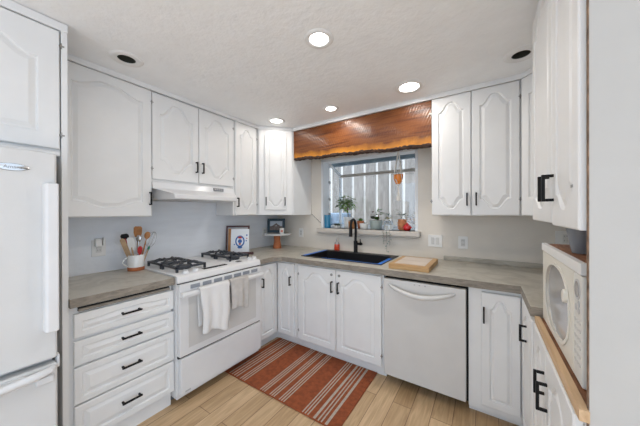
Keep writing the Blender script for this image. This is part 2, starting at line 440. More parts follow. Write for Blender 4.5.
# recessed ceiling lights
ll = ['small lit recessed ceiling light nearest the camera, in the open middle of the ceiling',
      'large lit recessed ceiling light in front of the right end of the wooden beam',
      'lit recessed ceiling light above the corner cabinet by the stove wall',
      'smallest lit recessed ceiling light in front of the left half of the wooden beam',
      'unlit dark recessed ceiling can above the tall left wall cabinet',
      'unlit dark recessed ceiling can in front of the right-hand corner cabinet']
for ((x, y), r, lit), lb in zip(LIGHTS, ll):
    t = thing('recessed_light', lb, 'ceiling light', (x, y, H), 'recessed lights in the ceiling')
    R = r*(1.45 if lit else 1.75)
    MB().lathe([(r-.004, .0), (r-.004, -.004), (r+.01, -.008), (R-.006, -.006), (R, 0)], (x, y, H), 32).build('trim_ring', M['trim'], t, smooth=50)
    if lit:
        MB().lathe([(r-.002, -.002), (r-.002, .03), (0, .03)], (x, y, H), 32).build('housing', M['trim'], t, smooth=50)
        MB().lathe([(0, -.006), (r*.7, -.005), (r-.006, .002), (r-.006, .010), (0, .010)], (x, y, H), 32).build('lens', M['lens'], t, smooth=50)
        ld = bpy.data.lights.new('lamp', 'AREA'); ld.shape = 'DISK'; ld.size = r*1.7; ld.energy = LAMP_W*(r/.07)**1.2*{1.681: 1.2, 1.968: .45, .598: .24, 1.247: 1.0}[x]; ld.color = (1, .945, .88)
        lo = bpy.data.objects.new('lamp', ld); COL.objects.link(lo); lo.location = (x, y, H-.012)
    else:
        MB().lathe([(r-.002, -.002), (r-.004, .05), (r*.8, .10), (0, .105)], (x, y, H), 32).build('housing', M['cup'], t, smooth=50)
        q = MB().lathe([(0, -.01), (r*.55, -.01), (r*.62, .02), (0, .03)], (0, 0, 0), 24, F=Matrix.Translation((x, y, H+.065)) @ Matrix.Rotation(.5, 4, 'X'))
        q.build('lamp_bulb', M['grey'], t, smooth=50)

# ================================================================== WINDOW
yo = WY+.15; yf = yo+.34; ZF = 1.885
w = bpy.data.objects.new('window_1', None); COL.objects.link(w); w.location = (OX0, yo, OZ0); w['kind'] = 'structure'
fr = MB()
t_ = .03
for x0, x1 in ((OX0, OX0+.028), (OX1-.028, OX1)):       # jamb liners through the wall
    fr.box((x0, WY-.004, OZ0), (x1, yo, OZ1))
fr.box((OX0, WY-.004, OZ1-.03), (OX1, yo, OZ1))
for x in (OX0, OX1-t_):
    fr.box((x, yf-t_, OZ0), (x+t_, yf, ZF)); fr.box((x, yo, OZ0), (x+t_, yf, OZ0+.03))
    fr.prism([(yo, OZ1-.03), (yf, ZF-.03), (yf, ZF), (yo, OZ1)], x, x+t_, F=Matrix(((0, 0, 1, 0), (1, 0, 0, 0), (0, 1, 0, 0), (0, 0, 0, 1))))
fr.box((OX0, yf-t_, OZ0), (OX1, yf, OZ0+.03))
struct(fr, 'frame', M['vinyl'], w, bevel=.002)
struct(MB().box((OX0+t_, yf-.045, ZF-.028), (OX1-t_, yf-.004, ZF+.005)), 'frame_bar', M['dvinyl'], w, bevel=.002)
struct(MB().box((OX0, WY, OZ0-.03), (OX1, yf, OZ0)), 'shelf', M['vinyl'], w)
gl = MB().box((OX0+t_, yf-.018, OZ0+.03), (OX1-t_, yf-.014, ZF-.028))
for x in (OX0+.013, OX1-.017): gl.prism([(yo, OZ0+.03), (yf-t_, OZ0+.03), (yf-t_, ZF-.03), (yo, OZ1-.05)], x, x+.004, F=Matrix(((0, 0, 1, 0), (1, 0, 0, 0), (0, 1, 0, 0), (0, 0, 0, 1))))
gl.prism([(yo, OZ1-.012), (yf, ZF-.012), (yf, ZF-.008), (yo, OZ1-.008)], OX0+t_, OX1-t_, F=Matrix(((0, 0, 1, 0), (1, 0, 0, 0), (0, 1, 0, 0), (0, 0, 0, 1))))
struct(gl, 'glass', M['pane'], w)
lt = MB()
for z in (1.33, 1.52, 1.74): lt.box((OX0+.028, yo-.02, z), (OX0+.045, yo+.005, z+.03))
for z in (1.62,): lt.box((OX1-.045, yo-.02, z), (OX1-.028, yo+.005, z+.02))
struct(lt, 'latch', M['grey'], w)
sl = MB().box((.706, -.005, 1.122), (1.928, WY+.02, 1.172)); sl.box((.716, .012, 1.105), (1.918, WY, 1.122))
struct(sl, 'window_sill', M['sill'], bevel=.006)['label'] = 'white wooden sill board'

# outside: fence, eave, ground
struct(MB().box((-3, .21, -.12), (6, 3.2, -.06)), 'ground', M['ground'])
ft = thing('board_fence', 'weathered grey board fence with battens painted as sun stripes outside the window', 'fence', (1, 1.6, -.06))
bd = MB()
x = -1.6
while x < 3.6:
    bd.box((x, 1.60, -.06), (x+.196, 1.625, 2.55+random.uniform(-.02, .02))); x += .228
bd.build('fence_boards', M['fence'], ft)
bt = MB(); x = -1.6-.036
while x < 3.6:
    q = random.uniform(0, .010); bt.box((x+q, 1.585, -.06), (x+.044-q*.6, 1.61, 2.5+random.uniform(-.03, .03))); x += .228
bt.build('battens', M['fencew'], ft, label='battens painted pale as stripes of sunlight')
ev = MB().box((-.5, .565, 2.03), (4, .62, 2.20)); ev.box((-.5, yo+.002, 2.18), (4, .565, 2.20)); tag(ev.build('roof_eave', M['eave']), 'blue-grey roof eave seen through the top of the window', 'eave')['kind'] = 'structure'
tb = MB(); tb.box((-.05, 1.2, -.06), (.45, 1.5, 1.36)); tag(tb.build('blue_reflection_block', M['bluetint'], bevel=.03), 'added blue block imitating the bluish reflection low in the window', 'tint block')  # added block, coloured to give the bluish reflection behind the plants

# ================================================================== FRIDGE
t = thing('refrigerator', 'white two-door refrigerator with bottom freezer at the left edge', 'refrigerator', (.4, -2.7, 0))
MB().box((.05, -3.08, .02), (.735, -2.302, 1.63)).build('fridge_body', M['fridge'], t, bevel=.006)
ud = MB().box((.74, -3.08, .694), (.80, -2.296, 1.645)).build('fridge_door', M['fridge'], t, bevel=.012)
fd = MB().box((.74, -3.08, .06), (.80, -2.296, .672)).build('freezer_door', M['fridge'], t, bevel=.012)
hm = MB()
def hgrid(u, v):
    z = 1.52-u*.70; wd = .052+.012*math.cos(u*PI*2)
    return Vector((.80+.055*math.sin(v*PI)**.6*(1 if .0 < u < 1 else .3), -2.365+wd*.5-(.5-v)*wd*1.2, z))
hm.prism([(.800, -2.345), (.842, -2.343), (.852, -2.335), (.854, -2.302), (.840, -2.298), (.828, -2.310), (.80, -2.318)], .835, 1.50)
sub(hm, 'handle', M['appl'], ud, t, bevel=.004)
bdg = MB().lathe([(0, 0), (.052, 0), (.052, .003), (.046, .006), (0, .006)], seg=32, sy=.30, F=Matrix.Translation((.80, -2.432, 1.562)) @ Matrix.Rotation(PI/2, 4, 'Z') @ Matrix.Rotation(PI/2, 4, 'X'))
bo = sub(bdg, 'badge', M['silver'], ud, t, smooth=40)
def text_mesh(body, size, F, name, material, parent, root, ext=.0006):
    cu = bpy.data.curves.new('txt', 'FONT'); cu.body = body; cu.size = size; cu.align_x = 'CENTER'; cu.align_y = 'CENTER'; cu.extrude = ext
    o = bpy.data.objects.new('txt', cu); COL.objects.link(o)
    dg = bpy.context.evaluated_depsgraph_get(); me = bpy.data.meshes.new_from_object(o.evaluated_get(dg))
    bm = bmesh.new(); bm.from_mesh(me); bmesh.ops.transform(bm, matrix=F, verts=bm.verts)
    bpy.data.objects.remove(o); bpy.data.meshes.remove(me)
    mb = MB(); mb.bm.free(); mb.bm = bm
    return mb.build(name, material, parent, root=root)
text_mesh('Amana', .019, Matrix.Translation((.8065, -2.428, 1.562)) @ Matrix.Rotation(PI/2, 4, 'Z') @ Matrix.Rotation(PI/2, 4, 'X'), 'badge_lettering', M['grey'], ud, t)
fh = MB().tube([(.80, -2.315, .655), (.835, -2.33, .660), (.838, -2.37, .655), (.838, -2.6, .64), (.838, -3.0, .64), (.80, -3.05, .64)], [.012, .016, .017, .016, .016, .012], 10)
fh.box((.80, -3.0, .62), (.815, -2.40, .66))
sub(fh, 'handle', M['appl'], fd, t, smooth=50)
sub(MB().box((.80, -2.368, .600), (.822, -2.312, .630)), 'hinge_cover', M['appl'], fd, t, bevel=.005)
MB().box((.74, -2.296, .64), (.78, -2.286, .70)).build('hinge', M['appl'], t, bevel=.003)

# tall side panel + cabinet above the fridge
t = thing('refrigerator_cabinet', 'white cabinet above the refrigerator with tall side panel to the floor', 'cabinet', (.3, -2.6, 0))
MB().box((.004, -2.25, 0), (.64, -2.226, H-.002)).build('side_panel', M['cab'], t, bevel=.001)
MB().box((.004, -3.08, 1.68), (.62, -2.252, H-.002)).build('cabinet_body', M['cab'], t, bevel=.001)
F = frame((.621, -2.80, 1.695), (0, 1, 0))
add_door(t, F, .545, .605, top=.09, bot=0, m=.075, hinges=.552)
MB().box((.62, -3.08, 2.305), (.645, -2.226, H-.004)).build('trim_strip', M['cab'], t)
MB().box((.60, -3.08, 1.66), (.635, -2.252, 1.683)).build('valance', M['cab'], t, bevel=.004)

# ================================================================== LEFT RUN, UPPERS
ZB, ZT = 1.338, 2.308
t = thing('wall_cabinet', 'tall white single-door wall cabinet between refrigerator and range hood', 'cabinet', (0.15, -1.95, ZB), 'white wall cabinets')
box_body(t, (.004, -2.224, ZB), (.290, -1.690, H-.002))
MB().box((.29, -2.224, ZB), (.308, -2.206, H-.04)).build('filler_strip', M['cab'], t)
F = frame((.290, -2.203, ZB+.004), (0, 1, 0))
add_door(t, F, .515, ZT-ZB, top=.05, bot=.045, m=.06, handle=(.500, .085, .185))
t = thing('wall_cabinet', 'short white two-door wall cabinet above the range hood', 'cabinet', (0.15, -1.31, 1.62), 'white wall cabinets')
box_body(t, (.004, -1.686, 1.612), (.290, -.926, H-.002))
for i, y in enumerate((-1.683, -1.300)):
    F = frame((.290, y, 1.632), (0, 1, 0))
    add_door(t, F, .377 if i == 0 else .368, ZT-1.632, top=.10, bot=.10, m=.055, handle=((.352 if i == 0 else .028), .09, .185), hinges=(-.001 if i == 0 else .370))
t = thing('wall_cabinet', 'narrow white wall cabinet right of the range hood', 'cabinet', (0.15, -.76, ZB), 'white wall cabinets')
box_body(t, (.004, -.922, ZB), (.290, -.603, H-.002))
add_door(t, frame((.290, -.905, ZB+.004), (0, 1, 0)), .29, ZT-ZB, top=.07, bot=.07, m=.055, handle=(.020, .085, .18), hinges=.293)
# diagonal corner cabinet
t = thing('corner_wall_cabinet', 'white diagonal corner wall cabinet over the cake stand', 'cabinet', (0.3, -.25, ZB), 'white wall cabinets')
MB().prism([(.004, -.599), (.292, -.599), (.588, -.304), (.588, WY-.004), (.004, WY-.004)], ZB, H-.002).build('cabinet_body', M['cab'], t, bevel=.0015)
o_ = Vector((.300, -.603, ZB+.004)); e_ = Vector((1, 1, 0)).normalized(); nn = Vector((1, -1, 0)).normalized()
F = frame(o_+e_*.02+nn*.004, e_)
mbd = MB(); mbd.box((0, 0, 0), (.375, .012, ZT-ZB), F); mbd.build('face_frame', M['cab'], t, bevel=.002)
F2 = frame(o_+e_*.085+nn*.0165, e_)
fdo = MB(); F3 = F2 @ Matrix.Translation((0, 0, .055))
add_door(t, F3, .245, ZT-ZB-.12, top=.055, bot=.06, m=.035, handle=((-.002+.018, .05, .145), (.227, .05, .145)), t=.016)
# range hood
t = thing('range_hood', 'white under-cabinet range hood over the gas range', 'range hood', (.25, -1.31, 1.475))
FY = Matrix(((1, 0, 0, 0), (0, 0, 1, 0), (0, 1, 0, 0), (0, 0, 0, 1)))
MB().prism([(.004, 1.610), (.31, 1.610), (.325, 1.560), (.455, 1.520), (.470, 1.512), (.470, 1.478), (.455, 1.474), (.004, 1.474)], -1.686, -.926, F=FY).taper().build('hood_shell', M['appl'], t, bevel=.003)
MB().box((.315, -1.165, 1.572), (.3275, -1.060, 1.600)).build('control_strip', M['grey'], t, bevel=.001, label='small dark strip of switches')
MB().box((.04, -1.60, 1.470), (.42, -1.30, 1.476)).build('filter_screen', M['lgrey'], t)
sm = MB()
for k in range(4): sm.box((.3275, -1.155+k*.022, 1.581), (.331, -1.142+k*.022, 1.591))
sm.build('switch', M['lgrey'], t)

# ================================================================== LEFT RUN, BASE
t = thing('drawer_cabinet', 'white base cabinet of four drawers between refrigerator and gas range', 'cabinet', (.3, -1.95, 0))
box_body(t, (.004, -2.224, .10), (.608, -1.692, .862))
MB().box((.608, -2.185, .833), (.634, -1.715, .848)).build('pull_out_board', M['counter_edge'], t)
MB().box((.608, -2.185, .849), (.625, -1.715, .862)).build('slot_shade', M['dark'], t)  # solid dark strip painted for the shade in the gap above the board
MB().box((.004, -2.224, 0), (.592, -1.692, .10)).build('toe_kick', M['cab'], t)
F0 = frame((.610, -2.203, 0), (0, 1, 0))
for i, (z0, z1) in enumerate(((.11, .322), (.332, .529), (.541, .673), (.690, .822))):
    mb = MB(); door_mesh(mb, .518, z1-z0, F0 @ Matrix.Translation((0, 0, z0)), m=.032, top=(.012 if i == 3 else 0))
    d = mb.build('drawer', M['cab'], t)
    zc = (z0+z1)/2+.005
    sub(pull(F0, zc, .205, .310, horiz=True), 'handle', M['black'], d, t, bevel=.0015)
CT = []
t = thing('countertop', 'grey-beige concrete countertop section between refrigerator and gas range', 'countertop', (.3, -1.95, .865), 'concrete countertops')
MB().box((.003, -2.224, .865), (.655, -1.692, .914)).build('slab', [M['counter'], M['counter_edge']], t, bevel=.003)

# ---- gas range
GY0, GY1 = -1.686, -.912
t = thing('gas_range', 'white slide-in gas range with black cast iron grates and two hanging towels', 'gas range', (.35, -1.3, 0))
MB().box((.02, GY0+.004, .05), (.655, GY1-.004, .868)).build('range_body', M['appl'], t, bevel=.002)
m = MB(); m.prism([(.015, .870), (.678, .870), (.682, .880), (.674, .912), (.655, .924), (.015, .924)], GY0, GY1, F=FY)
m.build('cooktop', M['appl'], t, bevel=.004)
MB().box((.655, GY0+.006, .862), (.672, GY1-.006, .871)).build('seam', M['dark'], t)
dr = MB().box((.657, GY0+.008, .352), (.690, GY1-.008, .862)).build('oven_door', M['appl'], t, bevel=.006)
sub(MB().box((.6895, GY0+.07, .40), (.6915, GY1-.07, .775)), 'oven_window', M['dw'], dr, t, bevel=.001)
vm = MB()
for k in range(7):
    y = -1.60+k*.094
    vm.box((.6895, y, .820), (.692, y+.072, .848))
sub(vm, 'vent_louvres', M['vent'], dr, t)
hb = MB().prism([(.712, .798), (.716, .811), (.727, .810), (.736, .794), (.732, .774), (.714, .774)], GY0+.010, GY1-.010, F=FY)
for y in (GY0+.012, GY1-.042): hb.box((.6895, y, .776), (.716, y+.03, .808))
sub(hb, 'handle', M['appl'], dr, t, bevel=.004)
MB().box((.657, GY0+.016, .084), (.690, GY1-.008, .340)).build('storage_drawer', M['appl'], t, bevel=.006)
MB().box((.640, GY0+.008, .338), (.672, GY1-.008, .354)).build('seam', M['dark'], t)
for y in (GY0+.02, GY1-.06):
    MB().box((.50, y, 0), (.55, y+.04, .06)).build('leg', M['grey'], t)
def grate(y0, y1, x0=.07, x1=.56, z=.924):
    g = MB(); th = .016; zt = z+.042
    yc = (y0+y1)/2
    for (xa, xb) in ((x0, (x0+x1)/2-.006), ((x0+x1)/2+.006, x1)):
        for y in (y0, y1-th): g.box((xa, y, zt-.016), (xb, y+th, zt))
        for x in (xa, xb-th): g.box((x, y0, zt-.016), (x+th, y1, zt))
        xc = (xa+xb)/2
        for x in (xa, xb-th):
            for y in (y0, y1-th): g.box((x, y, z), (x+th, y+th, zt))
        for a in range(4):
            an = a*PI/2+PI/4
            ex = Vector((xc+math.cos(an)*(xb-xa)/2*.98, yc+math.sin(an)*(y1-y0)/2*.98, zt-.004)); ix = Vector((xc+math.cos(an)*.028, yc+math.sin(an)*.028, zt+.006))
            g.tube([ex, ex.lerp(ix, .5)+Vector((0, 0, .010)), ix], [.009, .011, .007], 6)
        for a in range(4):
            an = a*PI/2
            ex = Vector((xc+math.cos(an)*(xb-xa)/2*.98, yc+math.sin(an)*(y1-y0)/2*.98, zt-.004)); ix = Vector((xc+math.cos(an)*.045, yc+math.sin(an)*.045, zt+.004))
            g.tube([ex, ex.lerp(ix, .5)+Vector((0, 0, .008)), ix], [.007, .008, .005], 6)
    return g
for y0, y1, xa_, xb_ in ((-1.640, -1.405, .11, .575), (-1.150, -.930, .09, .54)):
    gr = grate(y0, y1, xa_, xb_).build('grate', M['iron'], t, bevel=.002)
    for xc in (.19, .44):
        bb = MB().lathe([(.062, 0), (.062, .010), (.046, .014), (.046, .024), (.03, .028), (0, .028)], (xc, (y0+y1)/2, .924), 20)
        bb.build('burner', M['cap'], t, smooth=40)
for x, y in ((.625, -1.600), (.625, -1.520), (.615, -.990), (.615, -.935)):
    kb = MB().lathe([(.024, 0), (.023, .012), (.019, .018), (0, .019)], (x, y, .924), 20); kb.box((x-.022, y-.004, .940), (x+.022, y+.004, .950))
    kb.build('knob', M['appl'], t, smooth=40)
MB().box((.590, -1.455, .9235), (.632, -1.245, .9265)).build('display', M['dark'], t, label='long dark display strip')
MB().box((.580, -1.125, .9235), (.615, -1.075, .9265)).build('display', M['dark'], t, label='small dark button strip')
MB().lathe([(.04, 0), (.04, .005), (.02, .008), (0, .008)], (.33, -1.285, .924), 24, sx=2.2, sy=1).build('cooktop_vent', M['appl'], t, smooth=40)
MB().box((.6895, -1.64, .095), (.6915, -1.60, .105)).build('badge', M['lgrey'], t)

# towels draped over the oven handle
def towel(y0, y1, zb_front, zb_back, name, label, material, seed, amp, skew=0, bunch=0):
    rnd = random.Random(seed); ph = [rnd.uniform(0, 6) for _ in range(4)]
    def fn(u, v):
        # u across, v from the back hem up over the bar down to the front hem
        L1, L2 = .812-zb_back, .812-zb_front
        s = v*(L1+L2+.05)
        y = y0+(y1-y0)*u
        if s < L1: x, z = .7045, zb_back+s
        elif s < L1+.05:
            a = (s-L1)/.05*PI; x, z = .7235-.019*math.cos(a), .812+.010*math.sin(a)
        else: x, z = .7425, .812-(s-L1-.05)
        front = s > L1+.025
        d = (.812-z)
        fold = math.sin(u*9+ph[0])*.6+math.sin(u*17+ph[1])*.4
        if front:
            x += .004+amp*min(1, d*6)*(1+fold)*.8
            z += skew*(u-.5)*min(1, d*4)+.012*math.sin(u*7+ph[2])*min(1, d*5)
            y += -bunch*(u-.5)*min(1, d*3)+.006*math.sin(z*20+ph[3])*min(1, d*4)
        else:
            y += .01*min(1, d*4)
            x += .003*math.sin(u*9+ph[0])*min(1, max(0, d-.05)*6)
        return Vector((x, y, z))
    m = MB().grid(fn, 30, 60)
    o = m.build(name, material, smooth=180)
    s = o.modifiers.new('solid', 'SOLIDIFY'); s.thickness = .004; s.offset = 0
    return tag(o, label, 'towel', 'dish towels')
towel(-1.560, -1.312, .475, .53, 'dish_towel', 'white dish towel hanging over the oven door handle, longer of the two', M['towel'], 1, .016, -.05, .03)
towel(-1.300, -1.120, .580, .62, 'dish_towel', 'oatmeal-grey dish towel hanging over the oven door handle, shorter of the two', M['towel2'], 5, .020, -.03, .04)

# ================================================================== BACK RUN, BASE
t = thing('corner_base_cabinet', 'white inside-corner base cabinet with two narrow hinged doors', 'cabinet', (.4, -.4, 0), 'white base cabinets')
MB().prism([(.004, -.905), (.608, -.905), (.608, -.608), (.878, -.608), (.878, WY-.004), (.004, WY-.004)], .10, .862).build('cabinet_body', M['cab'], t, bevel=.0015)
MB().prism([(.004, -.905), (.55, -.905), (.55, -.55), (.878, -.55), (.878, -.3), (.004, -.3)], 0, .10).build('toe_kick', M['cab'], t)
add_door(t, frame((.610, -.890, .11), (0, 1, 0)), .256, .735, top=.07, m=.045, handle=(.040, .52, .61))
add_door(t, frame((.634, -.610, .11), (1, 0, 0)), .218, .735, top=.07, m=.045, handle=(.182, .52, .61))
t = thing('sink_cabinet', 'white two-door base cabinet under the black sink', 'cabinet', (1.33, -.3, 0), 'white base cabinets')
m = MB(); m.box((.882, -.608, .10), (1.778, -.590, .862)); m.box((.882, -.590, .10), (.898, WY-.004, .862)); m.box((1.762, -.590, .10), (1.778, WY-.004, .862)); m.box((.898, -.590, .10), (1.762, WY-.004, .118))
m.build('cabinet_body', M['cab'], t, bevel=.0015)
MB().box((.882, -.55, 0), (1.778, -.53, .10)).build('toe_kick', M['cab'], t)
add_door(t, frame((.915, -.610, .112), (1, 0, 0)), .420, .735, top=.075, m=.055, handle=(.388, .53, .63), hinges=-.002)
add_door(t, frame((1.342, -.610, .112), (1, 0, 0)), .420, .735, top=.075, m=.055, handle=(.028, .53, .63), hinges=.422)
for x in (1.295, 1.375): MB().lathe([(0, 0), (.012, 0), (.012, .006), (0, .008)], seg=16, F=Matrix.Translation((x, -.630, .80)) @ Matrix.Rotation(PI/2, 4, 'X')).build('child_lock', M['clearp'], t, smooth=40, label='small clear child lock')

t = thing('dishwasher', 'white dishwasher with curved bar handle right of the sink cabinet', 'dishwasher', (2.09, -.3, 0))
MB().box((1.790, -.600, .10), (2.366, WY-.02, .845)).build('dishwasher_tub', M['dark'], t)
dd = MB().box((1.788, -.645, .078), (2.358, -.604, .842)).build('dishwasher_door', M['dw'], t, bevel=.006)
pts = []
for k in range(17):
    u = k/16; x = 1.830+u*.464; s = math.sin(u*PI)
    pts.append((x, -.645-.045*s**.5 if 0 < k < 16 else -.640, .800-.052*s))
sub(MB().tube(pts, [.008+.010*math.sin(PI*k/16)**.5 for k in range(17)], 12), 'handle', M['dw'], dd, t, smooth=60)
for x in (2.02, 2.055, 2.095): sub(MB().box((x, -.6462, .820), (x+.007, -.6445, .826)), 'indicator_light', M['grey'], dd, t)

MB().box((1.790, -.50, .0), (2.364, -.48, .10)).build('kick_plate', M['dark'], t)

t = thing('base_cabinet', 'white corner base cabinet right of the dishwasher, with a door on each face', 'cabinet', (2.7, -.3, 0), 'white base cabinets')
MB().prism([(2.371, -.612), (2.675, -.612), (2.675, -1.040), (RX-.004, -1.040), (RX-.004, WY-.004), (2.371, WY-.004)], .05, .862).build('cabinet_body', M['cab'], t, bevel=.0015)
MB().prism([(2.371, -.565), (2.74, -.565), (2.74, -1.040), (RX-.004, -1.040), (RX-.004, -.3), (2.371, -.3)], 0, .05).build('toe_kick', M['cab'], t)
add_door(t, frame((2.445, -.614, .095), (1, 0, 0)), .205, .745, top=.06, m=.045, handle=(.014, .55, .65))
add_door(t, frame((2.674, -.640, .095), (0, -1, 0)), .395, .745, top=.06, m=.05, handle=(.215, .565, .655))

# countertop with sink cut-out, inside-corner chamfer and angled right end
t = thing('countertop', 'L-shaped grey-beige concrete countertop around the corner and the black sink', 'countertop', (1.5, -.3, .865), 'concrete countertops')
SX0, SX1, SY0, SY1 = .865, 1.725, -.525, -.005
hole = [(SX0+.01, SY0+.01), (SX1-.01, SY0+.01), (SX1-.01, SY1-.01), (SX0+.01, SY1-.01)]
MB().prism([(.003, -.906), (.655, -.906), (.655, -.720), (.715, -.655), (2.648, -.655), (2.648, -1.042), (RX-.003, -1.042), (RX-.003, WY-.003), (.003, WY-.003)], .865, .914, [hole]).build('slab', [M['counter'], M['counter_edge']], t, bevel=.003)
for o in COL.objects:
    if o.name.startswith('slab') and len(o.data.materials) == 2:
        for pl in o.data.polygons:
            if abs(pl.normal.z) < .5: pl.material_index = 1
MB().box((1.353, -.6565, .866), (1.3545, -.655, .913)).build('seam', M['counter_edge'], t)
m = MB(); m.box((2.135, WY-.024, .9145), (RX-.003, WY-.003, .952)); m.build('backsplash_lip', M['counter'], t, bevel=.002)

# sink
t = thing('kitchen_sink', 'black rectangular drop-in kitchen sink below the window', 'sink', (1.29, -.26, .914))
m = MB(); r_ = .045
hole = [(SX0+r_, SY0+r_*.6), (SX1-r_, SY0+r_*.6), (SX1-r_, SY1-.085), (SX0+r_, SY1-.085)]
m.prism([(SX0, SY0), (SX1, SY0), (SX1, SY1), (SX0, SY1)], .9145, .921, [hole]); 
x0, y0 = hole[0]; x1, y1 = hole[2]; zb = .70; wt = .008
m.box((x0-wt, y0-wt, zb), (x0, y1+wt, .9145)); m.box((x1, y0-wt, zb), (x1+wt, y1+wt, .9145))
m.box((x0, y0-wt, zb), (x1, y0, .9145)); m.box((x0, y1, zb), (x1, y1+wt, .9145)); m.box((x0-wt, y0-wt, zb-wt), (x1+wt, y1+wt, zb))
m.build('basin', M['sink'], t, bevel=.002)
MB().lathe([(0, 0), (.04, 0), (.045, .004), (.03, .005), (0, .002)], ((x0+x1)/2, (y0+y1)/2, zb), 24).build('drain', M['silver'], t, smooth=40)
tp = MB(); tp.box((SX0+.004, SY0+.02, .9212), (SX0+r_-.004, SY1-.05, .9222)); tp.box((SX0+.25, SY0+.005, .9212), (SX1-.004, SY0+.016, .9222)); tp.box((SX1-r_+.006, SY0+.022, .9212), (SX1-.006, SY1-.20, .9222))
tag(tp.build('masking_tape', M['tape']), 'strips of blue masking tape along the rim of the black sink', 'tape')

# faucet
t = thing('faucet', 'matte black gooseneck pull-down faucet behind the sink', 'faucet', (1.262, -.048, .921))
fx, fy = 1.262, -.048
MB().lathe([(.0, 0), (.027, 0), (.027, .006), (.022, .012), (.022, .13), (.0, .13)], (fx, fy, .921), 20).build('faucet_body', M['black'], t, smooth=40)
pts = [(fx, fy, 1.04)]; R = .075; dx_, dy_ = .10, -.995
for k in range(13):
    a = PI*k/12; q = R*(1-math.cos(a)); pts.append((fx+dx_*q, fy+dy_*q, 1.215+R*math.sin(a)))
pts.insert(1, (fx, fy, 1.12)); pts.append((fx+dx_*2*R, fy+dy_*2*R, 1.20))
MB().tube(pts, .0135, 12).build('spout', M['black'], t, smooth=60)
q = (fx+dx_*2*R, fy+dy_*2*R)
MB().tube([(q[0], q[1], 1.215), (q[0], q[1], 1.20), (q[0], q[1]-.004, 1.11)], [.016, .018, .019], 14).build('spray_head', M['black'], t, smooth=60)
MB().tube([(fx+.015, fy, 1.02), (fx+.062, fy-.004, 1.02), (fx+.075, fy-.006, 1.025)], [.014, .014, .014], 12).tube([(fx+.060, fy-.004, 1.025), (fx+.068, fy-.03, 1.075)], [.007, .005], 8).build('lever', M['black'], t, smooth=60)

# soap bottle
t = thing('soap_dispenser', 'small bottle of orange-red dish soap behind the left end of the sink', 'soap bottle', (.975, .022, .921))
t.location = (.985, .022, .9145)
c = t.location
MB().lathe([(0, 0), (.030, 0), (.033, .006), (.033, .055), (.030, .075), (0, .075)], c, 20).build('soap_bottle', M['soap'], t, smooth=40)
MB().lathe([(.030, .0752), (.028, .09), (.014, .105), (.012, .115), (0, .115)], c, 20).build('bottle_neck', M['clearp'], t, smooth=40)
MB().lathe([(.012, .1152), (.012, .130), (.005, .132), (.005, .150), (0, .150)], c, 16).tube([Vector(c)+Vector((0, 0, .148)), Vector(c)+Vector((.02, -.02, .146))], .005, 8).build('pump', M['clearp'], t, smooth=40)

# cutting board
t = thing('cutting_board', 'thick wooden cutting board on the countertop right of the sink', 'cutting board', (1.96, -.38, .915))
MB().box((1.812, -.600, .9145), (2.118, -.170, .955)).build('block', M['board'], t, bevel=.003)
MB().box((1.850, -.560, .9546), (2.080, -.205, .9562)).build('worn_face', M['board_top'], t, label='pale worn cutting face')

# ================================================================== RIGHT UPPERS ON THE BACK WALL
t = thing('wall_cabinet', 'white two-door wall cabinet right of the window', 'cabinet', (2.37, -.1, ZB), 'white wall cabinets')
box_body(t, (2.088, -.290, ZB), (2.684, WY-.004, H-.002))
add_door(t, frame((2.090, -.290, ZB+.004), (1, 0, 0)), .283, ZT-ZB, top=.075, bot=.075, m=.05, handle=(.258, .075, .175), hinges=-.003)
add_door(t, frame((2.381, -.290, ZB+.004), (1, 0, 0)), .294, ZT-ZB, top=.075, bot=.075, m=.05, handle=(.028, .075, .175), hinges=.297)
t = thing('corner_wall_cabinet', 'white diagonal corner wall cabinet at the right, mostly hidden', 'cabinet', (3.0, -.25, ZB), 'white wall cabinets')
MB().prism([(2.688, -.292), (2.956, -.580), (2.956, -.936), (RX-.004, -.936), (RX-.004, WY-.004), (2.688, WY-.004)], ZB, H-.002).build('cabinet_body', M['cab'], t, bevel=.0015)
e3 = Vector((.268, -.288, 0)).normalized(); n3 = e3.cross(Vector((0, 0, 1)))
add_door(t, frame(Vector((2.688, -.292, ZB+.004))+e3*.012+n3*.001, e3), .370, ZT-ZB, top=.07, bot=.07, m=.055)
t = thing('deep_wall_cabinet', 'deep white wall cabinet hanging above the microwave at the right', 'cabinet', (3.0, -1.3, ZB), 'white wall cabinets')
box_body(t, (2.690, -1.704, 1.335), (RX-.004, -.940, H-.002))
add_door(t, frame((2.689, -.945, 1.325), (0, -1, 0)), .445, 2.31-1.325, top=.06, bot=.05, m=.055, handle=(.400, .08, .175))
add_door(t, frame((2.689, -1.395, 1.318), (0, -1, 0)), .306, 2.31-1.318, top=.06, bot=.05, m=.055, handle=(.025, .085, .18), hinges=.25)

# ================================================================== RIGHT RUN BASE, SHELF, MICROWAVE
t = thing('microwave_cabinet', 'white base cabinet carrying the microwave, front right', 'cabinet', (3.0, -1.3, 0), 'white base cabinets')
box_body(t, (2.680, -1.704, .10), (RX-.004, -1.046, .843))
MB().box((2.76, -1.704, 0), (RX-.004, -1.046, .10)).build('toe_kick', M['cab'], t)
add_door(t, frame((2.679, -1.052, .11), (0, -1, 0)), .285, .730, top=.06, m=.05, handle=(.262, .545, .635))
add_door(t, frame((2.679, -1.341, .11), (0, -1, 0)), .358, .730, top=.06, m=.05, handle=(.030, .515, .62), hinges=.30)
t = thing('wooden_shelf', 'raw pine shelf with thick front edge under the microwave', 'shelf', (3.0, -1.3, .846))
MB().box((2.685, -1.704, .846), (RX-.004, -1.046, .868)).build('shelf_board', M['brownply'], t)
MB().box((2.664, -1.728, .844), (2.684, -1.046, .873)).build('front_edge', M['wood_light'], t, bevel=.001)

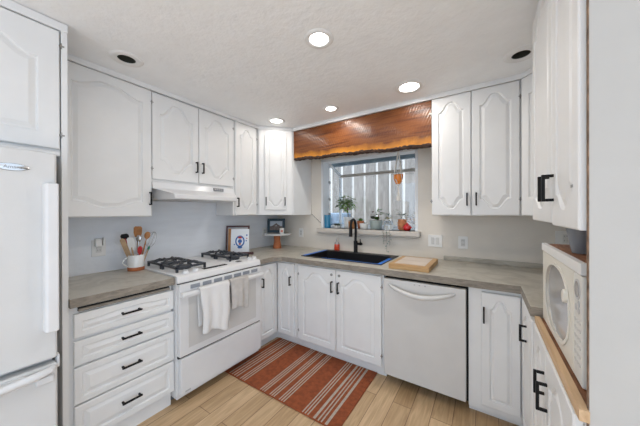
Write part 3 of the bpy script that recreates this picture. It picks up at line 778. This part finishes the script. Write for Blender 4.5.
t = thing('microwave_oven', 'old cream countertop microwave with oval door window', 'microwave', (2.95, -1.3, .869))
MY0, MY1, MZ0, MZ1 = -1.626, -1.046, .869, 1.189
MB().box((2.716, MY0+.002, MZ0+.001), (3.10, MY1-.004, MZ1-.002)).build('microwave_body', M['cream'], t, bevel=.006)
FM = frame((2.7155, MY1, MZ0), (0, -1, 0))       # a from the far end, c up
HM = MZ1-MZ0
def ell(cx, cz, rx, rz, n=40, p=2.3):
    R = []
    for i in range(n):
        a = 2*PI*i/n; c, s = math.cos(a), math.sin(a)
        R.append((cx+rx*abs(c)**(2/p)*(1 if c > 0 else -1), cz+rz*abs(s)**(2/p)*(1 if s > 0 else -1)))
    return R
FP = FM @ Matrix(((1, 0, 0, 0), (0, 0, 1, 0), (0, 1, 0, 0), (0, 0, 0, 1)))    # prism (a, c, depth b)
OC = (.262, HM/2, .188, .132)
dmo = MB().prism([(.002, .003), (.494, .003), (.494, HM-.003), (.002, HM-.003)], 0, .022, [ell(*OC)], F=FP).build('door', M['cream'], t, bevel=.004)
rg = MB(); rg.prism(ell(OC[0], OC[1], OC[2]+.010, OC[3]+.010), .0218, .0255, [ell(OC[0], OC[1], OC[2]-.003, OC[3]-.003)], F=FP); sub(rg, 'window_ring', M['cream'], dmo, t, bevel=.0015)
sub(MB().prism(ell(OC[0], OC[1], OC[2]+.003, OC[3]+.003), .004, .014, F=FP), 'door_glass', M['mwglass'], dmo, t)
sub(MB().prism(ell(.432, .222, .016, .022, 20, 2), .022, .036, F=FP), 'handle', M['cream'], dmo, t, bevel=.004)
cp = MB().prism([(.497, .003), (.577, .003), (.577, HM-.003), (.497, HM-.003)], 0, .022, F=FP).build('control_panel', M['cream2'], t, bevel=.005)
sub(MB().prism(ell(.537, .272, .027, .030, 24, 2), .022, .0235, F=FP), 'display_bezel', M['lgrey'], cp, t)
sub(MB().prism(ell(.537, .272, .021, .023, 24, 2), .0235, .0245, F=FP), 'display', M['mwglass'], cp, t)
for a, c in ((.523, .218), (.548, .212), (.550, .232)): sub(MB().prism(ell(a, c, .009, .010, 14, 2), .022, .0232, F=FP), 'round_button', M['lgrey'], cp, t)
for r in range(6):
    for k in range(3):
        sub(MB().prism(ell(.516+k*.021, .180-r*.024, .008, .006, 12, 2), .022, .0230, F=FP), 'button', M['btn'], cp, t)

t = thing('shelf_board', 'white-edged brown board lying on top of the microwave', 'board', (2.95, -1.3, 1.190))
MB().box((2.706, -1.626, 1.190), (3.12, -1.048, 1.219)).build('board_core', M['brownply'], t)
MB().box((2.690, -1.628, 1.190), (2.706, -1.046, 1.222)).build('front_edge', M['cab'], t, bevel=.001, label='white painted front edge')
t = thing('plastic_tub', 'translucent grey plastic tub on the board above the microwave', 'tub', (2.745, -1.36, 1.220))
MB().lathe([(0, 0), (.022, 0), (.024, .004), (.040, .095), (.043, .095), (.043, .099), (.038, .099), (.022, .008), (0, .006)], (2.750, -1.36, 1.2200), 28).build('tub_shell', M['trans'], t, smooth=40)

# ================================================================== WALL PLATES
def plate(label, F, kind, name, cat, w=.072, h=.115):
    t = thing(name, label, cat, tuple(F.translation), 'wall plates')
    MB().box((-w/2, .0005, -h/2), (w/2, .006, h/2), F).build('cover_plate', M['plate'], t, bevel=.002)
    if kind == 'outlet':
        MB().box((-.017, .006, -.033), (.017, .0085, .033), F).build('receptacle', M['rocker'], t, bevel=.001)
        s = MB()
        for z in (-.017, .017):
            for x in (-.007, .007): s.box((x-.001, .0086, z-.004), (x+.001, .0092, z+.006), F)
        s.build('slots', M['dark'], t)
    else:
        n = max(1, round(w/.06)); 
        for k in range(n):
            x = (k-(n-1)/2)*.042
            MB().box((x-.014, .006, -.033), (x+.014, .010, .033), F).build('rocker', M['rocker'], t, bevel=.002)
    return t
FB = lambda x, z: frame((x, WY, z), (1, 0, 0))
FL = lambda y, z: frame((0, y, z), (0, 1, 0))
plate('white wall outlet on the left wall above the counter by the utensil crock', FL(-1.925, 1.10), 'outlet', 'wall_outlet', 'outlet', w=.085, h=.125)
plate('white wall outlet on the stove wall left of the cake stand', FL(-.20, 1.11), 'outlet', 'wall_outlet', 'outlet')
plate('white wall outlet on the back wall right of the cake stand', FB(.42, 1.10), 'outlet', 'wall_outlet', 'outlet')
plate('white double switch plate between window sill and right wall cabinet', FB(2.058, 1.088), 'switch', 'light_switch', 'switch', w=.125)
plate('white wall outlet under the right two-door wall cabinet', FB(2.295, 1.086), 'outlet', 'wall_outlet', 'outlet', w=.078)
plate('white wall outlet just behind the top of the microwave', FB(2.985, 1.16), 'outlet', 'wall_outlet', 'outlet', w=.12)
# plug-in device at the left outlet
t = thing('plug_in_adapter', 'white plug-in adapter in the left wall outlet', 'adapter', (.03, -1.94, 1.11))
m = MB(); m.box((.0095, -1.955, 1.115), (.05, -1.918, 1.175)); m.box((.0095, -1.908, 1.12), (.04, -1.896, 1.180)); m.build('adapter_body', M['plate'], t, bevel=.004)
c_ = MB().tube([(.548, WY-.004, 1.385), (.62, WY-.004, 1.325), (.700, WY-.006, 1.262), (.735, WY-.006, 1.235)], .0022, 6)
tag(c_.build('cable', M['black'], smooth=60), 'thin black cable on the wall left of the window', 'cable')

# ================================================================== BEAM
def zbot(x):
    u = (x-.625)/(2.08-.625)
    return 1.990-.052*u+.004*math.sin(x*6)+.004*math.sin(x*17+1)-.004*math.sin(u*PI)
t = thing('live_edge_beam', 'reddish-brown live edge wooden beam with dark bark across the window top', 'wooden beam', (1.35, -.29, 1.96))
BX0, BX1, BY0, BY1 = .597, 2.086, -.305, -.250
m = MB(); tb = m.bm; nx, nz = 60, 10; g = {}
for side, y in ((0, BY0), (1, BY1)):
    for i in range(nx+1):
        x = BX0+(BX1-BX0)*i/nx
        for j in range(nz+1):
            v = j/nz; z = zbot(x)+(2.311-zbot(x))*v
            yy = y + (.014*(1-v/.12) if (side == 0 and v < .12) else 0)
            g[side, i, j] = tb.verts.new((x, yy, z))
for i in range(nx):
    for j in range(nz):
        for s in (0, 1): tb.faces.new([g[s, a, b] for a, b in ((i, j), (i+1, j), (i+1, j+1), (i, j+1))])
    for j in (0, nz): tb.faces.new((g[0, i, j], g[0, i+1, j], g[1, i+1, j], g[1, i, j]))
for j in range(nz):
    for i in (0, nx): tb.faces.new((g[0, i, j], g[0, i, j+1], g[1, i, j+1], g[1, i, j]))
bmesh.ops.recalc_face_normals(tb, faces=tb.faces)
bo = m.build('slab', M['beam'], t, smooth=40)
at = bo.data.attributes.new('edge', 'FLOAT', 'POINT')
k = 0
for vtx in bo.data.vertices:
    X = vtx.co.x+t.location.x; Z = vtx.co.z+t.location.z
    at.data[k].value = (Z-zbot(X))/(2.311-zbot(X)); k += 1
m = MB(); rnd = random.Random(3)
NB = 90; rows = []
for i in range(NB+1):
    x = BX0+.002+(BX1-BX0-.004)*i/NB; z = zbot(x); h1 = .012+.012*rnd.random(); d1 = .008+.010*rnd.random()
    rows.append([m.bm.verts.new(p) for p in ((x, BY0+.006, z+h1), (x, BY0-.004-rnd.random()*.005, z+h1*.5), (x, BY0+.002, z-.004-rnd.random()*.006), (x, (BY0+BY1)/2, z-d1), (x, BY1+.004, z-.004), (x, BY1-.004, z+.006))])
for a, b in zip(rows, rows[1:]):
    for k in range(6): m.bm.faces.new((a[k], a[(k+1) % 6], b[(k+1) % 6], b[k]))
m.bm.faces.new(rows[0]); m.bm.faces.new(rows[-1][::-1])
bmesh.ops.recalc_face_normals(m.bm, faces=m.bm.faces)
m.build('bark_edge', M['bark'], t)

# ================================================================== RUG
t = thing('striped_rug', 'rust-orange rug with cream stripes on the floor before the sink cabinet', 'rug', (1.15, -.88, 0))
RY0, RY1, RX0, RX1 = -1.245, -.556, .595, 1.700
rm = mat('rust rug pile', (.31, .078, .026), .95, bump=.8, bscale=180, var=.22, vscale=30)
cm = mat('cream rug stripe', (.50, .43, .35), .95, bump=.8, bscale=180, var=.12, vscale=60)
# one pile with the stripes as bands of the same mesh
stripes = [.650, .681, .710, .739, .786, .810, .834, 1.020, 1.041, 1.062, 1.118, 1.139, 1.160, 1.212, 1.233, 1.254, 1.424, 1.446, 1.468]
stripes = [(x, .0095) for x in stripes]+[(1.520, .019), (1.552, .010), (1.576, .010), (1.612, .019)]
m = MB(); cuts = [RX0]
for c, wd in stripes: cuts += [c-wd/2, c+wd/2]
cuts.append(RX1)
N = 8; P = []
for i, x in enumerate(cuts): P.append([(m.bm.verts.new((x, RY0+(RY1-RY0)*j/N, .0085)), m.bm.verts.new((x, RY0+(RY1-RY0)*j/N, .001))) for j in range(N+1)])
for i in range(len(cuts)-1):
    for j in range(N):
        f = m.bm.faces.new((P[i][j][0], P[i+1][j][0], P[i+1][j+1][0], P[i][j+1][0])); f.material_index = i % 2
        m.bm.faces.new((P[i][j][1], P[i][j+1][1], P[i+1][j+1][1], P[i+1][j][1]))
    for j in (0, N): m.bm.faces.new((P[i][j][0], P[i+1][j][0], P[i+1][j][1], P[i][j][1]))
for i in (0, len(cuts)-1):
    for j in range(N): m.bm.faces.new((P[i][j][0], P[i][j+1][0], P[i][j+1][1], P[i][j][1]))
bmesh.ops.recalc_face_normals(m.bm, faces=m.bm.faces)
m.build('pile', [rm, cm], t)
MB().tube([(RX0, RY0, .006), (RX1, RY0, .006)], .005, 6).build('hem', rm, t)

# ================================================================== COUNTER ITEMS
def dome_rot(p, d): return Vector(p), Vector(d)
# utensil crock
cx, cy, cz = .150, -1.735, .9145
t = thing('utensil_crock', 'white ceramic crock with terracotta base and side handle holding utensils', 'crock', (cx, cy, cz))
MB().lathe([(0, .0), (.053, 0), (.056, .004), (.056, .028)], (cx, cy, cz), 32).lathe([(.056, .028), (0, .028)], (cx, cy, cz), 32).build('crock_base', M['terra'], t, smooth=40)
MB().lathe([(.056, .0282), (.057, .120), (.055, .123), (.050, .120), (.049, .040), (0, .040)], (cx, cy, cz), 32).build('crock_wall', M['cream_cer'], t, smooth=40)
hp = [(cx-.02*0+.0, cy-.056-.032*math.sin(PI*k/10), cz+.108-.07*k/10) for k in range(11)]
MB().tube(hp, .005, 8).build('handle', M['cream_cer'], t, smooth=60)
def utensil(name, label, dx, dy, lx, ly, top, mk):
    base = Vector((cx+dx, cy+dy, cz+.05)); tip = Vector((cx+lx, cy+ly, cz+top))
    t = thing(name, label, 'utensil', tuple(base), 'utensils in the crock'); mk(t, base, tip); return t
def basis(b, tip):
    z = (tip-b).normalized(); n = Vector((.75, -.66, 0)); x = z.cross(n).normalized(); y = x.cross(z)
    m = Matrix.Identity(4)
    for i in range(3): m[i][0] = x[i]; m[i][1] = y[i]; m[i][2] = z[i]; m[i][3] = tip[i]
    return m
def mk_blade(w, h, material, hmat, thick=.005, extra=None):
    def f(t, b, tip):
        Fm = basis(b, tip)
        MB().tube([b, tip-(tip-b).normalized()*h*.8], .006, 8).build('shaft', hmat, t, smooth=60)
        P = [(-w/2*.7, -h), (w/2*.7, -h), (w/2, -h*.6), (w/2, -.012), (w/2-.01, 0), (-w/2+.01, 0), (-w/2, -.012), (-w/2, -h*.6)]
        MB().prism(P, -thick/2, thick/2, F=Fm @ Matrix(((1, 0, 0, 0), (0, 0, 1, 0), (0, 1, 0, 0), (0, 0, 0, 1)))).build('blade', material, t, bevel=.001)
        if extra: extra(t, Fm)
    return f
def mk_spoon(material, r=.022):
    def f(t, b, tip):
        MB().tube([b, tip], [.006, .005], 8).build('shaft', material, t, smooth=60)
        Fm = basis(b, tip)
        MB().sphere((0, 0, 0), r, Fm, 14, (1, .35, 1.4)).build('bowl', material, t, smooth=60)
    return f
utensil('wooden_spatula', 'flat brown wooden spatula standing tallest in the crock', .0, .01, -.01, .018, .345, mk_blade(.058, .085, M['wood_sp'], M['wood_sp2']))
def spat_print(t, Fm):
    mm = MB()
    for a, c in ((.006, -.05), (-.004, -.062), (.012, -.068)): mm.lathe([(0, 0), (.006, 0), (.006, .001), (0, .001)], seg=10, F=Fm @ Matrix.Translation((a, -.0035, c)) @ Matrix.Rotation(PI/2, 4, 'X'))
    mm.build('print', mat('yellow print', (.7, .6, .1), .5), t)
utensil('silicone_spatula', 'white spatula with small yellow print leaning left in the crock', .015, -.015, .045, -.055, .265, mk_blade(.05, .10, M['cream_cer'], M['wood_sp2'], .008, spat_print))
utensil('black_turner', 'black-headed turner at the back left of the crock', -.02, -.02, -.02, -.072, .290, mk_blade(.055, .045, M['black'], M['redplastic'], .006))
utensil('wooden_paddle', 'pale flat wooden paddle leaning far left in the crock', .0, -.026, .02, -.100, .258, mk_blade(.034, .19, M['wood_sp2'], M['wood_sp2'], .007))
utensil('wooden_spoon', 'honey-coloured wooden spoon leaning right in the crock', .01, .025, .02, .072, .270, mk_spoon(M['wood_sp'], .022))
utensil('red_tongs', 'red-handled utensil in the middle of the crock', .03, .01, .045, .012, .19, mk_blade(.03, .06, M['redplastic'], M['redplastic'], .01))
utensil('green_scraper', 'small green-tipped scraper low at the right of the crock', .03, .035, .03, .085, .185, mk_blade(.014, .04, M['greenplastic'], M['wood_sp2'], .008))
utensil('measuring_spoon', 'grey metal ladle beside the brown spatula in the crock', .02, .0, .03, .008, .25, mk_spoon(M['silver'], .02))
def mk_whisk(t, b, tip):
    MB().tube([b, b.lerp(tip, .5)], .005, 8).build('shaft', M['silver'], t, smooth=60)
    m = MB(); s = b.lerp(tip, .5); Fm = basis(b, tip); d = (tip-s).length
    for k in range(4):
        a = k*PI/4; pts = []
        for q in range(17):
            u = 2*PI*q/16; r = .032*math.sin(u/2)*(1 if q <= 8 else 1)
            ww = .034*math.sin(u); hh = -d*.5+(-d*.5)*math.cos(u)
            pts.append((ww*math.cos(a), ww*math.sin(a), hh))
        m.tube(pts[:-1], .0012, 5, Fm, closed=True)
    m.build('whisk_wires', M['silver'], t, smooth=60)
utensil('balloon_whisk', 'wire whisk sticking out right of the crock', .02, .032, .02, .125, .295, mk_whisk)

# cake stand, picture, cup
kx, ky = .245, -.215
t = thing('cake_stand', 'white round cake stand on a terracotta-brown pedestal in the corner', 'cake stand', (kx, ky, .9145))
MB().lathe([(0, 0), (.052, 0), (.054, .01), (.046, .05), (.040, .10), (.042, .160), (0, .160)], (kx, ky, .9145), 28).build('pedestal', M['terra'], t, smooth=40)
MB().lathe([(0, .1605), (.14, .164), (.168, .172), (.170, .184), (.164, .188), (0, .184)], (kx, ky, .9145), 48).build('plate', M['cream_cer'], t, smooth=40)
zp = .9145+.1885
Fp = frame((.088, -.235, zp+.003), (math.cos(.55), math.sin(.55), 0)) @ Matrix.Rotation(.10, 4, 'X')
t = thing('picture_frame', 'dark teal picture frame with a shore photograph standing on the cake stand', 'picture frame', (.17, -.19, zp))
Fq = Fp @ FX
MB().prism([(0, 0), (.230, 0), (.230, .185), (0, .185)], -.018, 0, [[(.034, .034), (.196, .034), (.196, .151), (.034, .151)]], F=Fq).build('frame', M['teal'], t, bevel=.003)
mm = MB(); mm.box((.034, -.012, .085), (.196, -.008, .151), Fp); mm.build('photo_sky', M['sky_p'], t)
mm = MB(); mm.box((.034, -.012, .034), (.196, -.008, .085), Fp); mm.prism([(.05, .085), (.10, .085), (.115, .10), (.13, .085), (.17, .085), (.16, .095), (.13, .112), (.118, .125), (.105, .118), (.08, .098)], -.0085, -.0075, F=Fq); mm.build('photo_shore', M['land_p'], t)
MB().box((.09, -.060, .012), (.14, -.055, .14), Fp @ Matrix.Rotation(.0, 4, 'X')).build('easel_back', M['teal'], t)
ux, uy = .352, -.245
t = thing('small_cup', 'small white cup with a pink print beside the teal picture frame', 'cup', (ux, uy, zp))
MB().lathe([(0, 0), (.026, 0), (.029, .005), (.030, .068), (.027, .070), (.026, .01), (0, .008)], (ux, uy, zp), 24).build('cup_body', M['cream_cer'], t, smooth=40)
nd = Vector((.62, -.78, 0)); MB().lathe([(0, 0), (.016, 0), (.016, .002), (0, .002)], seg=16, F=Matrix.Translation(Vector((ux, uy, zp+.036))+nd*.0295) @ nd.to_track_quat('Z', 'Y').to_matrix().to_4x4()).build('print', M['pink'], t)

# cookbook on its stand, picture board behind
ang = .72
def fbook(o, lean): return frame(o, (math.cos(ang), math.sin(ang), 0)) @ Matrix.Rotation(lean, 4, 'X')
Fk = fbook((.050, -.840, .9185), .16)
t = thing('framed_board', 'brown wooden frame leaning on the wall behind the cookbook', 'frame', (.12, -.8, .915))
Fq = Fk @ FX
MB().prism([(0, 0), (.255, 0), (.255, .305), (0, .305)], -.016, 0, [[(.018, .018), (.237, .018), (.237, .287), (.018, .287)]], F=Fq).build('frame', M['plum'], t, bevel=.002)
MB().box((.018, -.012, .018), (.237, -.006, .287), Fk).build('backing', M['lgrey'], t)
Fk2 = fbook((.128, -.853, .9185), .15)
t = thing('cookbook_stand', 'plum-brown wooden book stand on the counter beside the gas range', 'book stand', (.2, -.8, .915))
m = MB(); m.box((-.012, -.012, .0), (.020, .0, .275), Fk2); m.build('back_rest', M['wood_sp'], t, bevel=.002)
Fk3 = fbook((.128, -.853, .9152), 0)
MB().box((-.01, -.008, 0), (.265, .065, .012), Fk3).box((-.01, .055, .012), (.265, .065, .028), Fk3).build('ledge', M['plum'], t, bevel=.002)
Fk4 = fbook((.128, -.853, .9275), .15)
t = thing('cookbook', 'white cookbook with blue and red circular emblem on the book stand', 'book', (.22, -.8, .93))
MB().box((.022, .002, .001), (.215, .022, .258), Fk4).build('cover', M['page'], t, bevel=.001)
def dot(m, a, c, r, b=.022, sx=1): m.lathe([(0, 0), (r, 0), (r, .0012), (0, .0012)], seg=18, F=Fk4 @ Matrix.Translation((a, b, c)) @ Matrix.Rotation(-PI/2, 4, 'X'), sx=sx)
m = MB(); m.prism(ell(.118, .125, .05, .062, 30, 2), .022, .0232, [ell(.118, .125, .036, .047, 30, 2)], F=Fk4 @ FX)
dot(m, .118, .125, .022); dot(m, .118, .06, .014, sx=1.8); dot(m, .19, .19, .010, sx=.8); dot(m, .185, .13, .008, sx=.8); dot(m, .06, .09, .007)
m.build('emblem', M['bluei'], t)
m = MB(); dot(m, .118, .165, .012, .0232, 1.8); dot(m, .118, .095, .009, .0232, 1.5); dot(m, .19, .155, .006); m.build('emblem_accents', M['redi'], t)

# ================================================================== WINDOW PLANTS
ZS = OZ0
def pot_lathe(x, y, r0, r1, h, t, material, name='pot', seg=28, z=ZS):
    MB().lathe([(0, 0), (r0, 0), (r1, h), (r1-.004, h+.002), (r1-.007, h-.002), (r1-.009, h*.8), (0, h*.8)], (x, y, z+.0005), seg).build(name, material, t, smooth=40)
    MB().lathe([(0, h*.82), (r1-.011, h*.82)], (x, y, z), seg).build('soil', M['soil'], t)
def leaves(t, c, n, spread, ln, w, material, up=.4, name='leaves', rnd=None, stems=True, droop=.3):
    rnd = rnd or random.Random(int(c[0]*1000)); m = MB(); st = MB()
    c = Vector(c)
    for i in range(n):
        d = Vector((rnd.uniform(-1, 1), rnd.uniform(-1, 1), rnd.uniform(-.5, 1.1)+up*0)).normalized()
        p = c+Vector((d.x*spread[0], d.y*spread[1], d.z*spread[2]))*rnd.uniform(.3, 1)
        q = Vector((d.x, d.y, d.z*.5+up*.5)); m.leaf(p, q, ln*rnd.uniform(.7, 1.2), w*rnd.uniform(.7, 1.1), droop)
    return m.build(name, material, t, smooth=60)
def rosette(t, c, r, material, n=18, name='leaves'):
    m = MB(); rnd = random.Random(int(c[0]*997)); c = Vector(c)
    for i in range(n):
        a = i*2.4; el = .15+1.2*(i/n)
        d = Vector((math.cos(a)*math.cos(el), math.sin(a)*math.cos(el), math.sin(el)))
        m.leaf(c, d, 1.3*r*(1-.45*i/n), r*.5, -.1)
    return m.build(name, material, t, smooth=60)
y0 = .20
G = 'potted plants in the window'
# blue mug
mx_, my_ = .800, .110
t = thing('mug', 'blue glazed mug with handle at the left end of the window shelf', 'mug', (mx_, my_, ZS))
MB().lathe([(0, 0), (.040, 0), (.042, .006), (.042, .160), (.040, .163), (.037, .160), (.037, .012), (0, .010)], (mx_, my_, ZS+.0005), 28).build('mug_body', M['blueglass'], t, smooth=40)
MB().tube([(mx_+.040, my_, ZS+.125), (mx_+.060, my_, ZS+.122), (mx_+.064, my_, ZS+.10), (mx_+.062, my_, ZS+.04), (mx_+.040, my_, ZS+.03)], .005, 8).build('handle', M['blueglass'], t, smooth=60)
# low dish with succulents
t = thing('succulent_dish', 'low white dish of dark succulents between blue mug and white pot', 'potted plant', (.91, .16, ZS), G)
MB().lathe([(0, 0), (.045, 0), (.055, .03), (.051, .032), (.046, .02), (0, .018)], (.915, .15, ZS+.0005), 24).build('dish', M['cream_cer'], t, smooth=40)
for i, (a, b) in enumerate(((.89, .15), (.93, .13), (.925, .175), (.905, .17))): rosette(t, (a, b, ZS+.03), .034, M['leafd'] if i != 2 else M['leaf'], 14)
# white pot with bushy plant
t = thing('potted_bushy_plant', 'bushy green plant in a white ribbed pot, tallest plant in the window', 'potted plant', (1.045, .23, ZS), G)
px_, py_ = 1.02, .26
pot_lathe(px_, py_, .055, .066, .135, t, M['cream_cer'])
st = MB(); rnd = random.Random(11); cc = Vector((.985, .26, 1.47))
for k in range(12):
    d = Vector((rnd.uniform(-1, 1), rnd.uniform(-.8, .8), rnd.uniform(-.4, 1))).normalized()
    e = cc+Vector((d.x*.10, d.y*.09, d.z*.09)); st.tube([(px_, py_, ZS+.10), Vector((px_, py_, 1.36)).lerp(cc, .3), e], [.004, .003, .0015], 5)
st.build('stems', M['stem'], t)
leaves(t, cc, 230, (.125, .095, .105), .042, .034, M['leafl'], up=.1, droop=.5)
# brown pot, terracotta pot
t = thing('brown_potted_succulent', 'small dark brown pot with a succulent behind the faucet', 'potted plant', (1.125, .15, ZS), G)
pot_lathe(1.125, .13, .034, .040, .085, t, M['wood_sp']); rosette(t, (1.125, .13, ZS+.075), .04, M['leafd'])
t = thing('terracotta_potted_cactus', 'small terracotta pot with a green plant right behind the faucet spout', 'potted plant', (1.205, .2, ZS), G)
pot_lathe(1.188, .25, .034, .044, .090, t, M['terra']); rosette(t, (1.188, .25, ZS+.085), .045, M['leaf'], 16)
# white oval
t = thing('white_oval_planter', 'low white oval planter right of the faucet', 'potted plant', (1.275, .2, ZS), G)
MB().lathe([(0, 0), (.045, 0), (.054, .062), (.050, .064), (.046, .050), (0, .048)], (1.272, .16, ZS+.0005), 28, sx=1.0, sy=.8).build('pot', M['cream_cer'], t, smooth=40)
rosette(t, (1.275, .17, ZS+.05), .03, M['leafd'], 10)
# grey-green
t = thing('grey_green_planter', 'grey-green round pot with mixed succulents in the middle of the window', 'potted plant', (1.415, .2, ZS), G)
pot_lathe(1.410, .19, .064, .078, .100, t, M['greygreen'])
rosette(t, (1.375, .18, ZS+.115), .05, M['leafd'], 16); rosette(t, (1.425, .17, ZS+.105), .05, M['leaf'], 16)
m = MB(); m.tube([(1.43, .19, ZS+.08), (1.44, .19, ZS+.17)], .006, 8); m.build('stems', M['stem'], t)
leaves(t, (1.44, .19, ZS+.185), 26, (.04, .03, .045), .04, .022, M['leaf'])
leaves(t, (1.36, .20, ZS+.17), 14, (.035, .03, .035), .03, .018, mat('pink grey leaf', (.35, .22, .2), .6))
# glass jar with trailing plant
t = thing('glass_jar_plant', 'clear glass jar with yellow and green cuttings trailing over the sill', 'potted plant', (1.565, .15, ZS), G)
jx, jy = 1.570, .14
MB().lathe([(0, 0), (.045, 0), (.05, .006), (.05, .095), (.046, .10), (.046, .01), (0, .008)], (jx, jy, ZS+.0005), 28).build('jar', M['glass'], t, smooth=40)
leaves(t, (jx, jy, ZS+.115), 20, (.045, .03, .02), .028, .016, mat('yellow green leaf', (.5, .45, .12), .5), name='leaves')
leaves(t, (jx-.01, jy+.03, ZS+.145), 22, (.055, .03, .03), .035, .018, M['leafb'])
m = MB(); vine = []
for ox, zb_ in ((.03, .95), (.062, 1.02), (-.002, 1.03)):
    pts = [(jx+ox*.6, jy-.045, ZS+.10), (jx+ox, .0, ZS+.03), (jx+ox, -.018, ZS-.02), (jx+ox+.004, -.016, (ZS+zb_)/2), (jx+ox-.006, .01, zb_)]
    m.tube(pts, .0012, 5)
    for k in range(8):
        u = k/7; z = ZS-.01-(ZS-.02-zb_)*u; vine.append((jx+ox+.008*math.sin(k*2), -.022+.02*u, z))
m.build('vine', M['stem'], t)
m = MB()
for p in vine: m.leaf(p, (random.uniform(-1, 1), -.4, random.uniform(-.5, .3)), .018, .012)
m.build('vine_leaves', M['leafb'], t, smooth=60)
# terracotta face pot
t = thing('textured_terracotta_pot', 'tall knobbly tan terracotta pot with grey succulent near the right jamb', 'potted plant', (1.70, .2, ZS), G)
fx_, fy_ = 1.705, .20
MB().lathe([(0, 0), (.036, 0), (.042, .03), (.046, .07), (.044, .105), (.048, .115), (.040, .117), (.036, .10), (0, .098)], (fx_, fy_, ZS+.0005), 24).build('pot', M['terraface'], t, smooth=40)
m = MB()
for k in range(14): a = -PI*k/13; m.sphere((fx_+.045*math.cos(a), fy_+.045*math.sin(a), ZS+.05+.03*math.sin(k*1.7)), .008, None, 8)
m.build('knobs_of_clay', M['terraface'], t, smooth=60)
leaves(t, (fx_, fy_, ZS+.150), 60, (.062, .05, .04), .038, .012, M['leafb'])
t = thing('white_flowers', 'white artificial blossoms in a small glass vase near the right jamb', 'flowers', (1.79, .26, ZS), None)
MB().lathe([(0, 0), (.014, 0), (.016, .004), (.012, .075), (.010, .075), (.010, .006), (0, .006)], (1.80, .29, ZS+.0005), 18).build('vase', M['glass'], t, smooth=40)
m = MB(); rnd = random.Random(5)
for k in range(18): m.sphere((1.79+rnd.uniform(-.05, .05), .29+rnd.uniform(-.03, .03), ZS+.095+rnd.uniform(-.02, .06)), .011, None, 8, (1, 1, .7))
m.build('blossoms', mat('white petal', (.8, .78, .8), .6), t, smooth=60)
# red teapot-like jar
t = thing('red_jar', 'small glossy red jar with lid at the right end of the window shelf', 'jar', (1.785, .14, ZS))
MB().lathe([(0, 0), (.026, 0), (.038, .015), (.040, .035), (.034, .055), (.022, .062), (0, .063)], (1.775, .13, ZS+.0005), 28).build('jar_body', M['red'], t, smooth=40)
MB().lathe([(.022, .0632), (.020, .070), (.008, .075), (.008, .082), (0, .085)], (1.775, .13, ZS+.0005), 24).build('lid', M['red'], t, smooth=40)
for x in (1.733, 1.817): MB().sphere((x, .13, ZS+.035), .008, None, 10).build('lug', M['red'], t, smooth=60)

# hanging macrame planter
hx, hy = 1.715, .02
t = thing('macrame_plant_hanger', 'cream macrame hanger with small amber-orange pot hanging before the window', 'plant hanger', (hx, hy, 1.70))
m = MB(); top = Vector((hx, hy, 2.02))
for a in (0, 1, 2, 3):
    an = a*PI/2+PI/4; ex = Vector((hx+.05*math.cos(an), hy+.04*math.sin(an), 1.745)); bot = Vector((hx, hy, 1.64))
    m.tube([top, top.lerp(ex, .5), ex, Vector((hx+.042*math.cos(an+.6), hy+.042*math.sin(an+.6), 1.69)), bot], .0045, 6)
    ex2 = Vector((hx+.038*math.cos(an-.6), hy+.034*math.sin(an-.6), 1.69)); m.tube([ex, ex2, bot], .004, 6)
m.tube([bot, bot-Vector((0, 0, .03))], .008, 8)
m.build('cords', M['cord'], t, smooth=60)
m = MB()
for k in range(12):
    a = k*PI/6; m.tube([(hx, hy, 1.625), (hx+.008*math.cos(a), hy+.008*math.sin(a), 1.56), (hx+.022*math.cos(a), hy+.022*math.sin(a), 1.485)], .005, 5)
m.build('tassel', M['cord'], t, smooth=60)
MB().lathe([(0, 1.655), (.024, 1.66), (.044, 1.70), (.049, 1.755), (.045, 1.755), (.038, 1.70), (0, 1.68)], (hx, hy, 0), 24).build('pot', M['orange'], t, smooth=40)
leaves(t, (hx, hy, 1.745), 12, (.035, .03, .015), .028, .014, M['leafd'])
m = MB().tube([(hx, hy, 2.02), (hx, hy+.01, 2.034), (hx, WY-.001, 2.04)], .003, 6); m.build('hook', M['hinge'], t)
